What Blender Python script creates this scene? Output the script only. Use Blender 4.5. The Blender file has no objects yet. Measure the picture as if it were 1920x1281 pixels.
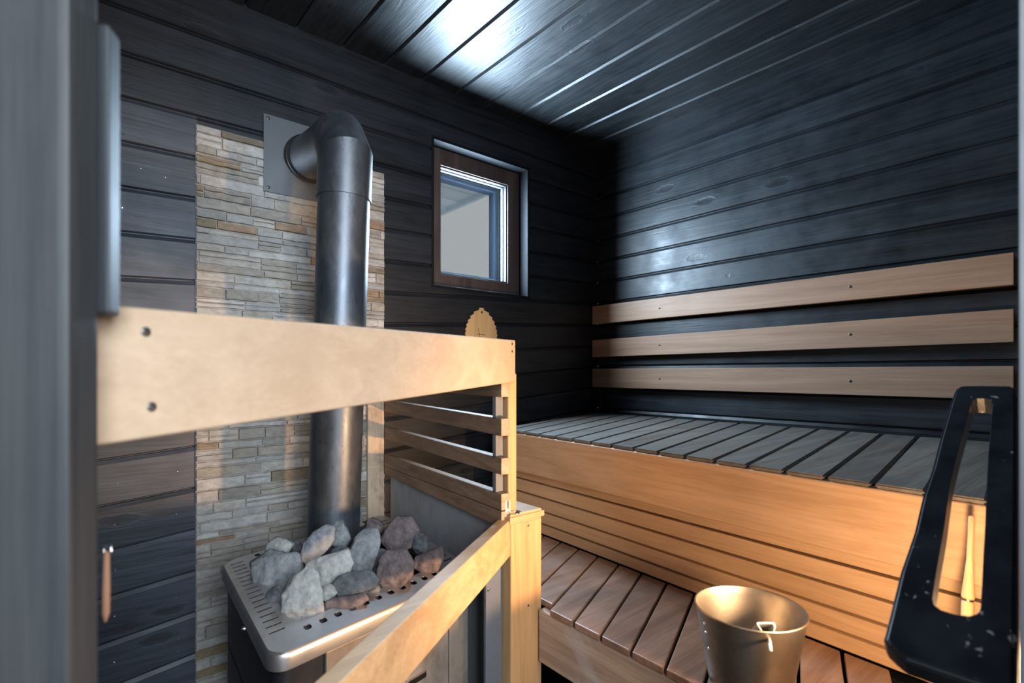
import bpy, bmesh, math, random
import numpy as np
from mathutils import Vector, Matrix, noise
random.seed(7)
S = bpy.context.scene
COL = S.collection
PI = math.pi

# ------------------------------------------------------------------ frame of reference
# camera stands at (0,0,1.1) in the doorway; X runs towards the bench wall, Y towards the window wall
H = 1.1
YAW = math.radians(40.17)
FPX = 983.0
HY = 700.0
sn, cs = math.sin(YAW), math.cos(YAW)
WB = 1.649      # window wall plane (Y)
WR = 1.92       # bench wall plane (X)
CEIL = 2.155

def ray(px, py):
    xc = (px - 960) / FPX
    return Vector((xc * cs + sn, -xc * sn + cs, -(py - HY) / FPX))
def cw(xc, zc, z=0.0):
    return Vector((xc * cs + zc * sn, -xc * sn + zc * cs, z))
O = Vector((0, 0, H))
def at_z(px, py, z):
    d = ray(px, py); return O + d * ((z - H) / d.z)
def at_y(px, py, y):
    d = ray(px, py); return O + d * (y / d.y)
def at_x(px, py, x):
    d = ray(px, py); return O + d * (x / d.x)
def at_d(px, py, zc):
    return O + ray(px, py) * zc
def at_plane(px, py, p0, n):
    d = ray(px, py); return O + d * ((p0 - O).dot(n) / d.dot(n))

# ------------------------------------------------------------------ object helpers
def obj(name, bm, mat, parent=None, smooth=None):
    me = bpy.data.meshes.new(name)
    bmesh.ops.recalc_face_normals(bm, faces=bm.faces[:])
    bm.to_mesh(me); bm.free()
    o = bpy.data.objects.new(name, me); COL.objects.link(o)
    if mat: me.materials.append(mat)
    if parent:
        o.parent = parent
        o.matrix_parent_inverse = Matrix.Translation(parent.location).inverted() if parent.type == 'EMPTY' else Matrix()
    if smooth is not None:
        for p in me.polygons: p.use_smooth = True
        if smooth < 180:
            try: me.set_sharp_from_angle(angle=math.radians(smooth))
            except Exception: pass
    return o
def thing(name, label, cat, loc=(0, 0, 0), group=None):
    o = bpy.data.objects.new(name, None); COL.objects.link(o)
    o.location = loc; o.empty_display_size = 0.05
    o['label'] = label; o['category'] = cat
    if group: o['group'] = group
    return o
def tag(o, label, cat, group=None):
    o['label'] = label; o['category'] = cat
    if group: o['group'] = group
    return o
def struct(o):
    o['kind'] = 'structure'; return o
def nb(): return bmesh.new()

def add_mesh(bm, src):
    me = bpy.data.meshes.new('tmp'); src.to_mesh(me); src.free()
    bm.from_mesh(me); bpy.data.meshes.remove(me)
def hexa(bm, lo, hi, bevel=0.0, seg=2):
    """solid from two matching quads"""
    b = bmesh.new()
    a = [b.verts.new(p) for p in lo]; c = [b.verts.new(p) for p in hi]
    b.faces.new(a[::-1]); b.faces.new(c)
    for i in range(4):
        b.faces.new((a[i], a[(i + 1) % 4], c[(i + 1) % 4], c[i]))
    bmesh.ops.recalc_face_normals(b, faces=b.faces[:])
    if bevel > 0:
        bmesh.ops.bevel(b, geom=b.edges[:], offset=bevel, segments=seg, affect='EDGES', profile=0.6)
    add_mesh(bm, b)
def box(bm, x0, x1, y0, y1, z0, z1, bevel=0.0, seg=2):
    hexa(bm, [(x0, y0, z0), (x1, y0, z0), (x1, y1, z0), (x0, y1, z0)],
         [(x0, y0, z1), (x1, y0, z1), (x1, y1, z1), (x0, y1, z1)], bevel, seg)
def board(bm, p0, p1, up, depth, bevel=0.002):
    """plank: front lower edge p0->p1, Vector up = height, Vector depth = thickness"""
    p0, p1, up, depth = map(Vector, (p0, p1, up, depth))
    hexa(bm, [p0, p1, p1 + depth, p0 + depth], [p0 + up, p1 + up, p1 + up + depth, p0 + up + depth], bevel)
def prism(bm, pts, off, bevel=0.0, seg=2):
    b = bmesh.new(); off = Vector(off)
    a = [b.verts.new(p) for p in pts]; c = [b.verts.new(Vector(p) + off) for p in pts]
    n = len(a)
    b.faces.new(a[::-1]); b.faces.new(c)
    for i in range(n): b.faces.new((a[i], a[(i + 1) % n], c[(i + 1) % n], c[i]))
    bmesh.ops.recalc_face_normals(b, faces=b.faces[:])
    if bevel > 0:
        es = [e for e in b.edges if any(len(f.verts) == n for f in e.link_faces)]
        bmesh.ops.bevel(b, geom=es, offset=bevel, segments=seg, affect='EDGES')
    add_mesh(bm, b)
def tube(bm, path, rad, n=24, cap=True):
    path = [Vector(p) for p in path]
    rs = rad if isinstance(rad, (list, tuple)) else [rad] * len(path)
    rings = []; prev = None
    for i, p in enumerate(path):
        if i == 0: t = path[1] - p
        elif i == len(path) - 1: t = p - path[i - 1]
        else: t = (path[i + 1] - p).normalized() + (p - path[i - 1]).normalized()
        t.normalize()
        if prev is None:
            u = t.orthogonal().normalized()
        else:
            u = (prev - t * prev.dot(t)).normalized()
        prev = u; v = t.cross(u)
        rings.append([bm.verts.new(p + (u * math.cos(2 * PI * k / n) + v * math.sin(2 * PI * k / n)) * rs[i]) for k in range(n)])
    for a, c in zip(rings, rings[1:]):
        for k in range(n): bm.faces.new((a[k], a[(k + 1) % n], c[(k + 1) % n], c[k]))
    if cap:
        bm.faces.new(rings[0][::-1]); bm.faces.new(rings[-1])
def lathe(bm, c, prof, n=64, axis=Vector((0, 0, 1))):
    c = Vector(c); axis = Vector(axis).normalized(); u = axis.orthogonal().normalized(); v = axis.cross(u)
    rings = []
    for r, z in prof:
        if r < 1e-6: rings.append([bm.verts.new(c + axis * z)])
        else: rings.append([bm.verts.new(c + axis * z + (u * math.cos(2 * PI * k / n) + v * math.sin(2 * PI * k / n)) * r) for k in range(n)])
    for a, b in zip(rings, rings[1:]):
        for k in range(n):
            k2 = (k + 1) % n
            if len(a) == 1 and len(b) == 1: continue
            if len(a) == 1: bm.faces.new((a[0], b[k2], b[k]))
            elif len(b) == 1: bm.faces.new((a[k], a[k2], b[0]))
            else: bm.faces.new((a[k], a[k2], b[k2], b[k]))
def screw_head(bm, p, n, r=0.0035, h=0.0012):
    n = Vector(n).normalized()
    lathe(bm, Vector(p), [(0, -h), (r, -h), (r, h * .4), (r * .7, h), (r * .3, h), (r * .25, h * .2), (0, h * .2)], 14, n)
def boolean(o, cutter_bm):
    me = bpy.data.meshes.new('cut'); bmesh.ops.recalc_face_normals(cutter_bm, faces=cutter_bm.faces[:]); cutter_bm.to_mesh(me); cutter_bm.free()
    c = bpy.data.objects.new('cut', me); COL.objects.link(c)
    m = o.modifiers.new('b', 'BOOLEAN'); m.operation = 'DIFFERENCE'; m.object = c; m.solver = 'EXACT'; m.use_self = True
    bpy.context.view_layer.update()
    dg = bpy.context.evaluated_depsgraph_get()
    new = bpy.data.meshes.new_from_object(o.evaluated_get(dg))
    o.modifiers.clear(); old = o.data; o.data = new; new.name = old.name
    bpy.data.meshes.remove(old)
    bpy.data.objects.remove(c); bpy.data.meshes.remove(me)

# ------------------------------------------------------------------ materials
def srgb(r, g, b):
    f = lambda c: c / 12.92 if c <= 0.04045 else ((c + 0.055) / 1.055) ** 2.4
    return (f(r / 255), f(g / 255), f(b / 255), 1)
class NT:
    def __init__(s, name):
        s.m = bpy.data.materials.new(name); s.m.use_nodes = True
        s.t = s.m.node_tree; s.n = s.t.nodes; s.l = s.t.links
        s.bsdf = s.n['Principled BSDF']
    def new(s, t, **kw):
        x = s.n.new(t)
        for k, v in kw.items():
            if k in x.inputs.keys(): x.inputs[k].default_value = v
            else: setattr(x, k, v)
        return x
    def link(s, a, b): s.l.new(a, b)
    def coord(s, scale=(1, 1, 1), rot=(0, 0, 0)):
        tc = s.new('ShaderNodeTexCoord'); mp = s.new('ShaderNodeMapping')
        mp.inputs['Scale'].default_value = scale; mp.inputs['Rotation'].default_value = rot
        s.link(tc.outputs['Object'], mp.inputs['Vector']); return mp.outputs['Vector']
    def noise(s, vec, scale, detail=5, rough=0.55, dist=0.0):
        x = s.new('ShaderNodeTexNoise'); x.inputs['Scale'].default_value = scale; x.inputs['Detail'].default_value = detail
        x.inputs['Roughness'].default_value = rough; x.inputs['Distortion'].default_value = dist
        s.link(vec, x.inputs['Vector']); return x.outputs['Fac']
    def ramp(s, fac, stops):
        x = s.new('ShaderNodeValToRGB'); r = x.color_ramp
        while len(r.elements) < len(stops): r.elements.new(0.5)
        for e, (p, c) in zip(r.elements, stops):
            e.position = p; e.color = c if len(c) == 4 else (*c, 1)
        s.link(fac, x.inputs['Fac']); return x.outputs['Color']
    def mix(s, fac, a, b, mode='MIX'):
        x = s.new('ShaderNodeMix', data_type='RGBA', blend_type=mode)
        for sock, v in ((x.inputs[0], fac), (x.inputs[6], a), (x.inputs[7], b)):
            if hasattr(v, 'is_output') or isinstance(v, bpy.types.NodeSocket): s.link(v, sock)
            else: sock.default_value = v
        return x.outputs[2]
    def math(s, op, a, b=0.0, c=0.0):
        x = s.new('ShaderNodeMath', operation=op)
        for sock, v in zip(x.inputs, (a, b, c)):
            if isinstance(v, bpy.types.NodeSocket): s.link(v, sock)
            else: sock.default_value = v
        return x.outputs[0]
    def bump(s, h, strength, dist=0.002, prev=None):
        x = s.new('ShaderNodeBump'); x.inputs['Strength'].default_value = strength; x.inputs['Distance'].default_value = dist
        s.link(h, x.inputs['Height'])
        if prev is not None: s.link(prev, x.inputs['Normal'])
        return x.outputs['Normal']

def wood(name, dark, light, axis=0, rough=0.5, bump=0.25, stretch=14, scale=30, knots=0.0, stain=None, stain_amt=0.5,
         stain_scale=6, tone=False, spec=0.5, rnd=0.15, rough_var=0.12, pale=None, coat=0.0):
    t = NT(name)
    sc = [scale, scale, scale]; sc[axis] = scale / stretch
    v = t.coord(tuple(s_ / 10 for s_ in sc))
    warp = t.noise(t.coord((1, 1, 1)), 5, 2)
    g1 = t.noise(v, 10, 6, 0.6, 1.2)
    fine_sc = [220, 220, 220]; fine_sc[axis] = 6
    g2 = t.noise(t.coord(tuple(fine_sc)), 1.0, 3, 0.6)
    g = t.math('ADD', t.math('MULTIPLY', g1, 0.7), t.math('MULTIPLY', g2, 0.3))
    col = t.ramp(g, [(0.38, dark), (0.62, light)])
    h = g
    if knots > 0:
        ks = [4.2, 9.5, 9.5]
        ks = [9.5] * 3; ks[axis] = 3.0
        vo = t.new('ShaderNodeTexVoronoi'); vo.inputs['Scale'].default_value = 1.0; vo.inputs['Randomness'].default_value = 1.0
        t.link(t.coord(tuple(ks)), vo.inputs['Vector'])
        vd = t.math('ADD', vo.outputs['Distance'], t.math('MULTIPLY', t.math('SUBTRACT', t.noise(t.coord((1, 1, 1)), 60, 3), 0.5), 0.12))
        kd = t.ramp(vd, [(0.04, (1, 1, 1, 1)), (0.10, (0.75, 0.75, 0.75, 1)), (0.15, (0, 0, 0, 1))])
        kr = t.ramp(vd, [(0.10, (0, 0, 0, 1)), (0.155, (1, 1, 1, 1)), (0.26, (0, 0, 0, 1))])
        col = t.mix(t.math('MULTIPLY', kr, knots * 0.4), col, tuple(min(1, c * 1.4) for c in light[:3]) + (1,))
        kd = t.math('MULTIPLY', kd, knots)
        col = t.mix(kd, col, tuple(c * 0.3 for c in dark[:3]) + (1,))
        h = t.math('ADD', h, t.math('MULTIPLY', t.math('SINE', t.math('MULTIPLY', vd, 90.0)), t.math('MULTIPLY', kr, 0.06)))
        h = t.math('SUBTRACT', h, t.math('MULTIPLY', kd, 0.7))
    if stain is not None:
        sn_ = t.noise(t.coord((1, 1, 1)), stain_scale, 4, 0.6, 0.3)
        sf = t.ramp(sn_, [(0.45, (0, 0, 0, 1)), (0.68, (1, 1, 1, 1))])
        col = t.mix(t.math('MULTIPLY', sf, stain_amt), col, stain)
    if pale is not None:
        pn = t.noise(t.coord((1, 1, 1)), 3.3, 5, 0.65, 0.5)
        pf = t.ramp(pn, [(0.5, (0, 0, 0, 1)), (0.72, (1, 1, 1, 1))])
        col = t.mix(t.math('MULTIPLY', pf, pale[1]), col, pale[0])
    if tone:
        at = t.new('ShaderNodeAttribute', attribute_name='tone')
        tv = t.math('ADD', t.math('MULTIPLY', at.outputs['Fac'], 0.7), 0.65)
    else:
        oi = t.new('ShaderNodeObjectInfo')
        tv = t.math('ADD', t.math('MULTIPLY', oi.outputs['Random'], rnd * 2), 1 - rnd)
    hv = t.new('ShaderNodeHueSaturation'); t.link(tv, hv.inputs['Value']); t.link(col, hv.inputs['Color'])
    t.link(hv.outputs['Color'], t.bsdf.inputs['Base Color'])
    rn = t.noise(t.coord((3, 3, 3)), 4, 4)
    rr = t.math('ADD', t.math('MULTIPLY', rn, rough_var * 2), rough - rough_var)
    rr = t.math('ADD', rr, t.math('MULTIPLY', g2, 0.1))
    t.link(rr, t.bsdf.inputs['Roughness'])
    t.bsdf.inputs['Specular IOR Level'].default_value = spec
    t.bsdf.inputs['Coat Weight'].default_value = coat
    t.link(t.bump(h, bump, 0.003), t.bsdf.inputs['Normal'])
    return t.m
def metal(name, col, rough=0.35, metallic=1.0, dirt=None, dirt_amt=0.5, dirt_scale=12, bump=0.05, stretch=(1, 1, 1), spots=0.0):
    t = NT(name)
    n = t.noise(t.coord(stretch), dirt_scale, 6, 0.65, 0.2)
    if dirt:
        f = t.ramp(n, [(0.42, (0, 0, 0, 1)), (0.66, (1, 1, 1, 1))])
        c = t.mix(t.math('MULTIPLY', f, dirt_amt), col, dirt)
        if spots > 0:
            n2 = t.noise(t.coord((1, 1, 0.5)), 70, 3, 0.7)
            f2 = t.ramp(n2, [(0.62, (0, 0, 0, 1)), (0.68, (1, 1, 1, 1))])
            c = t.mix(t.math('MULTIPLY', f2, spots), c, tuple(x * 0.3 for x in dirt[:3]) + (1,))
        t.link(c, t.bsdf.inputs['Base Color'])
    else: t.bsdf.inputs['Base Color'].default_value = col
    t.bsdf.inputs['Metallic'].default_value = metallic
    t.link(t.math('ADD', t.math('MULTIPLY', n, 0.25), rough - 0.12), t.bsdf.inputs['Roughness'])
    t.link(t.bump(t.noise(t.coord((1, 1, 1)), 140, 3), bump, 0.001), t.bsdf.inputs['Normal'])
    return t.m
def plain(name, col, rough=0.5, metallic=0.0):
    t = NT(name)
    n = t.noise(t.coord((1, 1, 1)), 20, 4)
    c = t.mix(n, tuple(x * 0.85 for x in col[:3]) + (1,), tuple(min(1, x * 1.12) for x in col[:3]) + (1,))
    t.link(c, t.bsdf.inputs['Base Color'])
    t.bsdf.inputs['Roughness'].default_value = rough; t.bsdf.inputs['Metallic'].default_value = metallic
    return t.m
def rockmat(name, dark, light, warm=None):
    t = NT(name)
    oi = t.new('ShaderNodeObjectInfo')
    n = t.noise(t.coord((1, 1, 1)), 28, 8, 0.68, 0.4)
    n2 = t.noise(t.coord((1, 1, 1)), 160, 4, 0.7)
    g = t.math('ADD', t.math('MULTIPLY', n, 0.75), t.math('MULTIPLY', n2, 0.25))
    c = t.ramp(g, [(0.34, dark), (0.66, light)])
    if warm:
        f = t.ramp(t.noise(t.coord((1, 1, 1)), 14, 3, 0.5), [(0.5, (0, 0, 0, 1)), (0.65, (1, 1, 1, 1))])
        c = t.mix(t.math('MULTIPLY', f, 0.6), c, warm)
    t.link(c, t.bsdf.inputs['Base Color'])
    t.bsdf.inputs['Roughness'].default_value = 0.85
    t.bsdf.inputs['Specular IOR Level'].default_value = 0.25
    b = t.bump(n, 0.6, 0.006); b = t.bump(n2, 0.5, 0.002, b)
    t.link(b, t.bsdf.inputs['Normal'])
    return t.m

M = {}
M['wall_y'] = wood('black_stained_boards_bench_wall', (0.0045, 0.006, 0.008, 1), (0.020, 0.025, 0.031, 1), axis=1, rough=0.39, bump=0.4, knots=0.9, rough_var=0.2, tone=True, stretch=16, scale=26,
                   stain=(0.033, 0.04, 0.048, 1), stain_amt=0.35, stain_scale=5)
M['wall_x'] = wood('black_stained_boards_window_wall', (0.0038, 0.0046, 0.0066, 1), (0.0155, 0.0185, 0.025, 1), axis=0, rough=0.44, bump=0.35, knots=0.7, tone=True, stretch=16, scale=26,
                   stain=(0.022, 0.025, 0.03, 1), stain_amt=0.3, stain_scale=4)
M['ceil'] = wood('black_painted_ceiling_boards', (0.008, 0.0095, 0.011, 1), (0.02, 0.023, 0.026, 1), axis=1, rough=0.38, bump=0.5, knots=0.6, tone=True, stretch=10, scale=40, spec=0.6)
M['jamb'] = wood('grey_painted_jamb', srgb(31, 33, 35), srgb(46, 46, 46), axis=2, rough=0.45, bump=0.1, rnd=0.05)
M['jamb_dark'] = wood('dark_grey_jamb', srgb(24, 26, 30), srgb(38, 40, 43), axis=2, rough=0.5, bump=0.1, rnd=0.05)
M['floor'] = plain('dark_floor', (0.02, 0.022, 0.026, 1), 0.4)
M['back'] = wood('pale_alder_backrest', (0.30, 0.165, 0.098, 1), (0.42, 0.25, 0.155, 1), axis=1, rough=0.5, bump=0.12, stretch=20, scale=22, rnd=0.06)
M['rail'] = wood('pale_aspen_rail', (0.335, 0.235, 0.155, 1), (0.40, 0.29, 0.198, 1), axis=0, rough=0.5, bump=0.1, stretch=12, scale=20, rnd=0.04, stain=(0.30, 0.205, 0.135, 1), stain_amt=0.3, stain_scale=9)
M['rail_low'] = wood('honey_wood_rail', (0.33, 0.185, 0.085, 1), (0.46, 0.28, 0.14, 1), axis=0, rough=0.5, bump=0.12, stretch=12, scale=20, rnd=0.04)
M['post'] = wood('honey_pine_post', (0.30, 0.165, 0.068, 1), (0.42, 0.25, 0.115, 1), axis=2, rough=0.5, bump=0.1, stretch=18, scale=24, rnd=0.04)
M['guard'] = wood('brown_guard_slat', (0.19, 0.105, 0.06, 1), (0.34, 0.20, 0.12, 1), axis=1, rough=0.5, bump=0.15, stretch=16, scale=26, rnd=0.12)
M['guard_end'] = wood('grey_guard_block', (0.075, 0.072, 0.068, 1), (0.13, 0.125, 0.12, 1), axis=2, rough=0.6, bump=0.15, rnd=0.12)  # darker and greyer than the guard slats
M['batten'] = wood('pale_batten', (0.42, 0.30, 0.20, 1), (0.58, 0.44, 0.31, 1), axis=2, rough=0.6, bump=0.1, stain=(0.09, 0.06, 0.045, 1), stain_amt=0.6, stain_scale=18)
M['up_slat'] = wood('weathered_bench_slat', (0.115, 0.098, 0.082, 1), (0.22, 0.19, 0.165, 1), axis=0, rough=0.42, bump=0.2, stretch=14, scale=26, rnd=0.14, stain=(0.15, 0.15, 0.145, 1), stain_amt=0.6, spec=0.4)
M['fascia'] = wood('honey_bench_fascia', (0.50, 0.315, 0.18, 1), (0.66, 0.44, 0.27, 1), axis=1, rough=0.42, bump=0.12, stretch=22, scale=24, rnd=0.03, stain=(0.46, 0.26, 0.14, 1), stain_amt=0.5, stain_scale=4)
M['skirt'] = wood('honey_skirt_board', (0.52, 0.33, 0.18, 1), (0.68, 0.46, 0.27, 1), axis=1, rough=0.42, bump=0.12, stretch=22, scale=24, rnd=0.08)
M['low_slat'] = wood('brown_worn_bench_slat', (0.17, 0.095, 0.062, 1), (0.31, 0.185, 0.12, 1), axis=0, rough=0.36, bump=0.18, stretch=10, scale=24, rnd=0.16, stain=(0.13, 0.085, 0.065, 1), stain_amt=0.7, stain_scale=7, pale=((0.38, 0.33, 0.31, 1), 0.4))
M['low_fascia'] = wood('worn_sheen_bench_front', (0.30, 0.20, 0.135, 1), (0.48, 0.35, 0.25, 1), axis=1, rough=0.42, bump=0.18, stretch=18, scale=26, rnd=0.03, pale=((0.52, 0.49, 0.47, 1), 0.9))  # pale blotches: wear plus the daylight sheen put into the colour
M['stud'] = wood('pale_stud', (0.5, 0.36, 0.24, 1), (0.62, 0.48, 0.34, 1), axis=2, rough=0.6)
M['leaf'] = wood('birch_plywood', (0.46, 0.29, 0.13, 1), (0.56, 0.37, 0.18, 1), axis=2, rough=0.55, bump=0.05)
M['frame'] = wood('brown_window_frame', (0.055, 0.036, 0.032, 1), (0.10, 0.07, 0.062, 1), axis=2, rough=0.5, bump=0.15)
M['reveal'] = wood('dark_reveal', (0.003, 0.0038, 0.005, 1), (0.008, 0.0095, 0.012, 1), axis=2, rough=0.6, bump=0.2, spec=0.2)
M['alu'] = plain('window_spacer', (0.006, 0.009, 0.012, 1), 0.7)
M['sash'] = plain('blue_grey_sash', (0.03, 0.045, 0.07, 1), 0.7)
M['flue'] = metal('blackened_steel_pipe', (0.075, 0.085, 0.10, 1), 0.44, 0.75, dirt=(0.15, 0.155, 0.165, 1), dirt_amt=0.6, dirt_scale=24, spots=0.5, bump=0.12, stretch=(1, 1, 0.4))
M['flue_low'] = metal('heat_blued_steel_pipe', (0.20, 0.205, 0.23, 1), 0.42, 0.75, dirt=(0.34, 0.30, 0.28, 1), dirt_amt=0.7, dirt_scale=7, bump=0.1)
M['plate'] = metal('thin_steel_plate', (0.22, 0.235, 0.25, 1), 0.28, 0.55, dirt=(0.16, 0.17, 0.185, 1), dirt_amt=0.5, bump=0.08)
M['steel'] = metal('brushed_steel', (0.55, 0.55, 0.56, 1), 0.36, 0.9, dirt=(0.36, 0.33, 0.32, 1), dirt_amt=0.6, dirt_scale=16, bump=0.08)
M['stove_dark'] = metal('dark_steel_side', (0.035, 0.036, 0.04, 1), 0.42, 0.6, dirt=(0.07, 0.055, 0.05, 1), dirt_amt=0.6, dirt_scale=9)
M['stove_front'] = metal('soapstone_front', (0.24, 0.20, 0.165, 1), 0.5, 0.35, dirt=(0.12, 0.085, 0.065, 1), dirt_amt=0.75, dirt_scale=18, bump=0.2, stretch=(1, 1, 0.6))
M['sheet'] = metal('grey_fibre_sheet', (0.36, 0.365, 0.38, 1), 0.5, 0.15, dirt=(0.27, 0.26, 0.26, 1), dirt_amt=0.6, dirt_scale=20, bump=0.2)
M['sheet_shaded'] = metal('shaded_grey_sheet', (0.10, 0.11, 0.13, 1), 0.55, 0.2, dirt=(0.08, 0.08, 0.09, 1), dirt_amt=0.6, dirt_scale=20)  # darker copy of the sheet: shade on the folded edge put into colour
M['chrome'] = metal('bright_steel', (0.8, 0.8, 0.78, 1), 0.22, 1.0)
M['plate_pale'] = plain('pale_zinc', (0.62, 0.58, 0.5, 1), 0.35)
M['screw'] = metal('dark_screw', (0.12, 0.11, 0.10, 1), 0.4, 0.8)
M['brass'] = metal('brass', (0.7, 0.5, 0.25, 1), 0.3, 1.0)
M['bucket'] = metal('worn_aluminium', (0.36, 0.33, 0.29, 1), 0.42, 1.0, dirt=(0.20, 0.17, 0.14, 1), dirt_amt=0.55, dirt_scale=16, bump=0.1, spots=0.15)
M['water'] = plain('grey_water', (0.30, 0.28, 0.26, 1), 0.08)
M['white'] = plain('white_scoop_edge', (0.8, 0.8, 0.78, 1), 0.3)  # plain white for the scoop's rim and stem
M['scoop'] = metal('grey_scoop', (0.45, 0.45, 0.46, 1), 0.4, 0.6)
M['black_void'] = plain('black_hollow', (0.006, 0.006, 0.006, 1), 0.9)  # flat black standing in for the shade inside the stove
M['rust'] = plain('rusty_hook_bar', (0.30, 0.15, 0.09, 1), 0.6)
M['stick'] = wood('pale_turned_wood', (0.58, 0.38, 0.19, 1), (0.72, 0.52, 0.30, 1), axis=2, rough=0.5, bump=0.05)
def handle_mat():
    t = NT('chipped_black_paint')
    n = t.noise(t.coord((1, 1, 1)), 60, 5, 0.65, 0.2)
    n2 = t.noise(t.coord((1, 1, 1)), 14, 3)
    c = t.ramp(t.noise(t.coord((1, 1, 1)), 22, 5), [(0.35, (0.010, 0.012, 0.017, 1)), (0.7, (0.03, 0.034, 0.042, 1))])
    f = t.ramp(t.math('ADD', t.noise(t.coord((1, 1, 1)), 85, 3, 0.6, 0.3), t.math('MULTIPLY', t.math('SUBTRACT', n2, 0.5), 0.5)), [(0.71, (0, 0, 0, 1)), (0.75, (1, 1, 1, 1))])
    c = t.mix(f, c, (0.42, 0.38, 0.36, 1))
    t.link(c, t.bsdf.inputs['Base Color']); t.bsdf.inputs['Roughness'].default_value = 0.32
    t.link(t.bump(n, 0.15, 0.002), t.bsdf.inputs['Normal'])
    return t.m
M['handle'] = handle_mat()
def glass_mat():
    t = NT('window_glass'); t.n.remove(t.bsdf)
    tr = t.new('ShaderNodeBsdfTransparent'); gl = t.new('ShaderNodeBsdfGlossy'); gl.inputs['Roughness'].default_value = 0.02
    tr.inputs['Color'].default_value = (0.95, 0.97, 0.98, 1)
    fr = t.new('ShaderNodeFresnel'); fr.inputs['IOR'].default_value = 1.45
    ge = t.new('ShaderNodeNewGeometry'); mx = t.new('ShaderNodeMixShader'); t.link(t.math('MULTIPLY', fr.outputs[0], t.math('SUBTRACT', 1.0, ge.outputs['Backfacing'])), mx.inputs[0]); t.link(tr.outputs[0], mx.inputs[1]); t.link(gl.outputs[0], mx.inputs[2])
    t.link(mx.outputs[0], t.n['Material Output'].inputs['Surface']); return t.m
M['glass'] = glass_mat()
def stone_mat():
    t = NT('stacked_stone_tile')
    at = t.new('ShaderNodeAttribute', attribute_name='stone')
    n = t.noise(t.coord((1, 1, 1.8)), 38, 8, 0.68, 0.5)
    n2 = t.noise(t.coord((1, 1, 1)), 9, 4)
    c = t.mix(1.0, at.outputs['Color'], t.ramp(n, [(0.3, (0.62, 0.6, 0.58, 1)), (0.7, (1.15, 1.15, 1.15, 1))]), 'MULTIPLY')
    c = t.mix(t.math('MULTIPLY', t.ramp(n2, [(0.5, (0, 0, 0, 1)), (0.7, (1, 1, 1, 1))]), 0.28), c, (0.30, 0.235, 0.17, 1))
    t.link(c, t.bsdf.inputs['Base Color']); t.bsdf.inputs['Roughness'].default_value = 0.75
    t.link(t.bump(n, 0.55, 0.006), t.bsdf.inputs['Normal'])
    return t.m
M['stone'] = stone_mat()

# ------------------------------------------------------------------ room shell
def groove_profile(zs, d=0.012):
    """profile (depth, z) from top to bottom for boards with joints at zs (descending); z may be interpolated later by index"""
    return zs
def clad_wall(name, ends, joints, nrm, thick, mat, pale=False):
    """ends: two base points (x,y); joints: list of (zA,zB) at each end, descending, first=ceiling last=floor; nrm into the room"""
    bm = bmesh.new(); nrm = Vector(nrm)
    tone = bm.faces.layers.float.new('tone')
    A, B = Vector((*ends[0], 0)), Vector((*ends[1], 0))
    def pr(zj, zj1):   # front profile of one board from its top joint to its bottom joint
        return [(zj - 0.0015, -0.010), (zj - 0.003, -0.0055), (zj - 0.013, 0.0), (zj1 + 0.004, 0.0), (zj1 + 0.0015, -0.004), (zj1 + 0.0015, -0.010)]
    colA, colB, idx = [], [], []
    for k in range(len(joints) - 1):
        pa = pr(joints[k][0], joints[k + 1][0]); pb = pr(joints[k][1], joints[k + 1][1])
        for a, b in zip(pa, pb):
            colA.append(bm.verts.new(A + nrm * a[1] + Vector((0, 0, a[0])))); colB.append(bm.verts.new(B + nrm * b[1] + Vector((0, 0, b[0]))))
            idx.append(k)
    for i in range(len(colA) - 1):
        f = bm.faces.new((colA[i], colB[i], colB[i + 1], colA[i + 1])); f[tone] = random.Random(idx[i] * 13 + 9).random() * (2.0 if pale and idx[i] >= 3 else 0.8) + (2.6 if pale and idx[i] >= 3 else 0)  # pale: lower boards lightened, doorway daylight put into their tone
    bt = [bm.verts.new(P - nrm * thick + Vector((0, 0, z))) for P, z in ((A, joints[0][0]), (B, joints[0][1]), (B, joints[-1][1]), (A, joints[-1][0]))]
    bm.faces.new(bt)
    bm.faces.new([bt[0], bt[1], colB[0], colA[0]]); bm.faces.new([bt[2], bt[3], colA[-1], colB[-1]])
    bm.faces.new([bt[0]] + colA + [bt[3]]); bm.faces.new([bt[1]] + colB + [bt[2]])
    return obj(name, bm, mat)

jl = [CEIL + 0.03] + [2.03 - 0.1155 * k for k in range(17)] + [0.0]
jr = [CEIL + 0.03] + [2.03 - 0.0995 * k for k in range(17)] + [0.0]
XS = 0.266; ks = (XS + 0.06) / (WR + 0.08)
jm = [p * (1 - ks) + q * ks for p, q in zip(jl, jr)]
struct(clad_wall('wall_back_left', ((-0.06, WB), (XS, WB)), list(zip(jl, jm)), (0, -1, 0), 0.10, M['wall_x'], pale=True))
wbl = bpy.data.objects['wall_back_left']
for px, py in ((220.7, 906), (333, 884), (215, 984), (331, 963.7), (216, 1069), (335.6, 1036.5), (214.7, 1155.5), (330, 1121), (214, 1241.8), (333.7, 1198.7), (334.5, 1222), (229, 390), (264, 316), (310, 333)):
    p = at_y(px, py, WB); bm = nb(); screw_head(bm, p - Vector((0, 0.0004, 0)), (0, -1, 0), 0.0019, 0.0008); obj('nail', bm, M['chrome'], wbl, 40)
wall_back = struct(clad_wall('wall_back', ((XS, WB), (WR + 0.02, WB)), list(zip(jm, jr)), (0, -1, 0), 0.10, M['wall_x']))
jr2 = [CEIL + 0.03] + [2.03 - 0.0995 * k for k in range(20)] + [0.0]
wall_right = struct(clad_wall('wall_right', ((WR, WB), (WR, 0.0)), list(zip(jr2, jr2)), (-1, 0, 0), 0.08, M['wall_y']))
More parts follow.
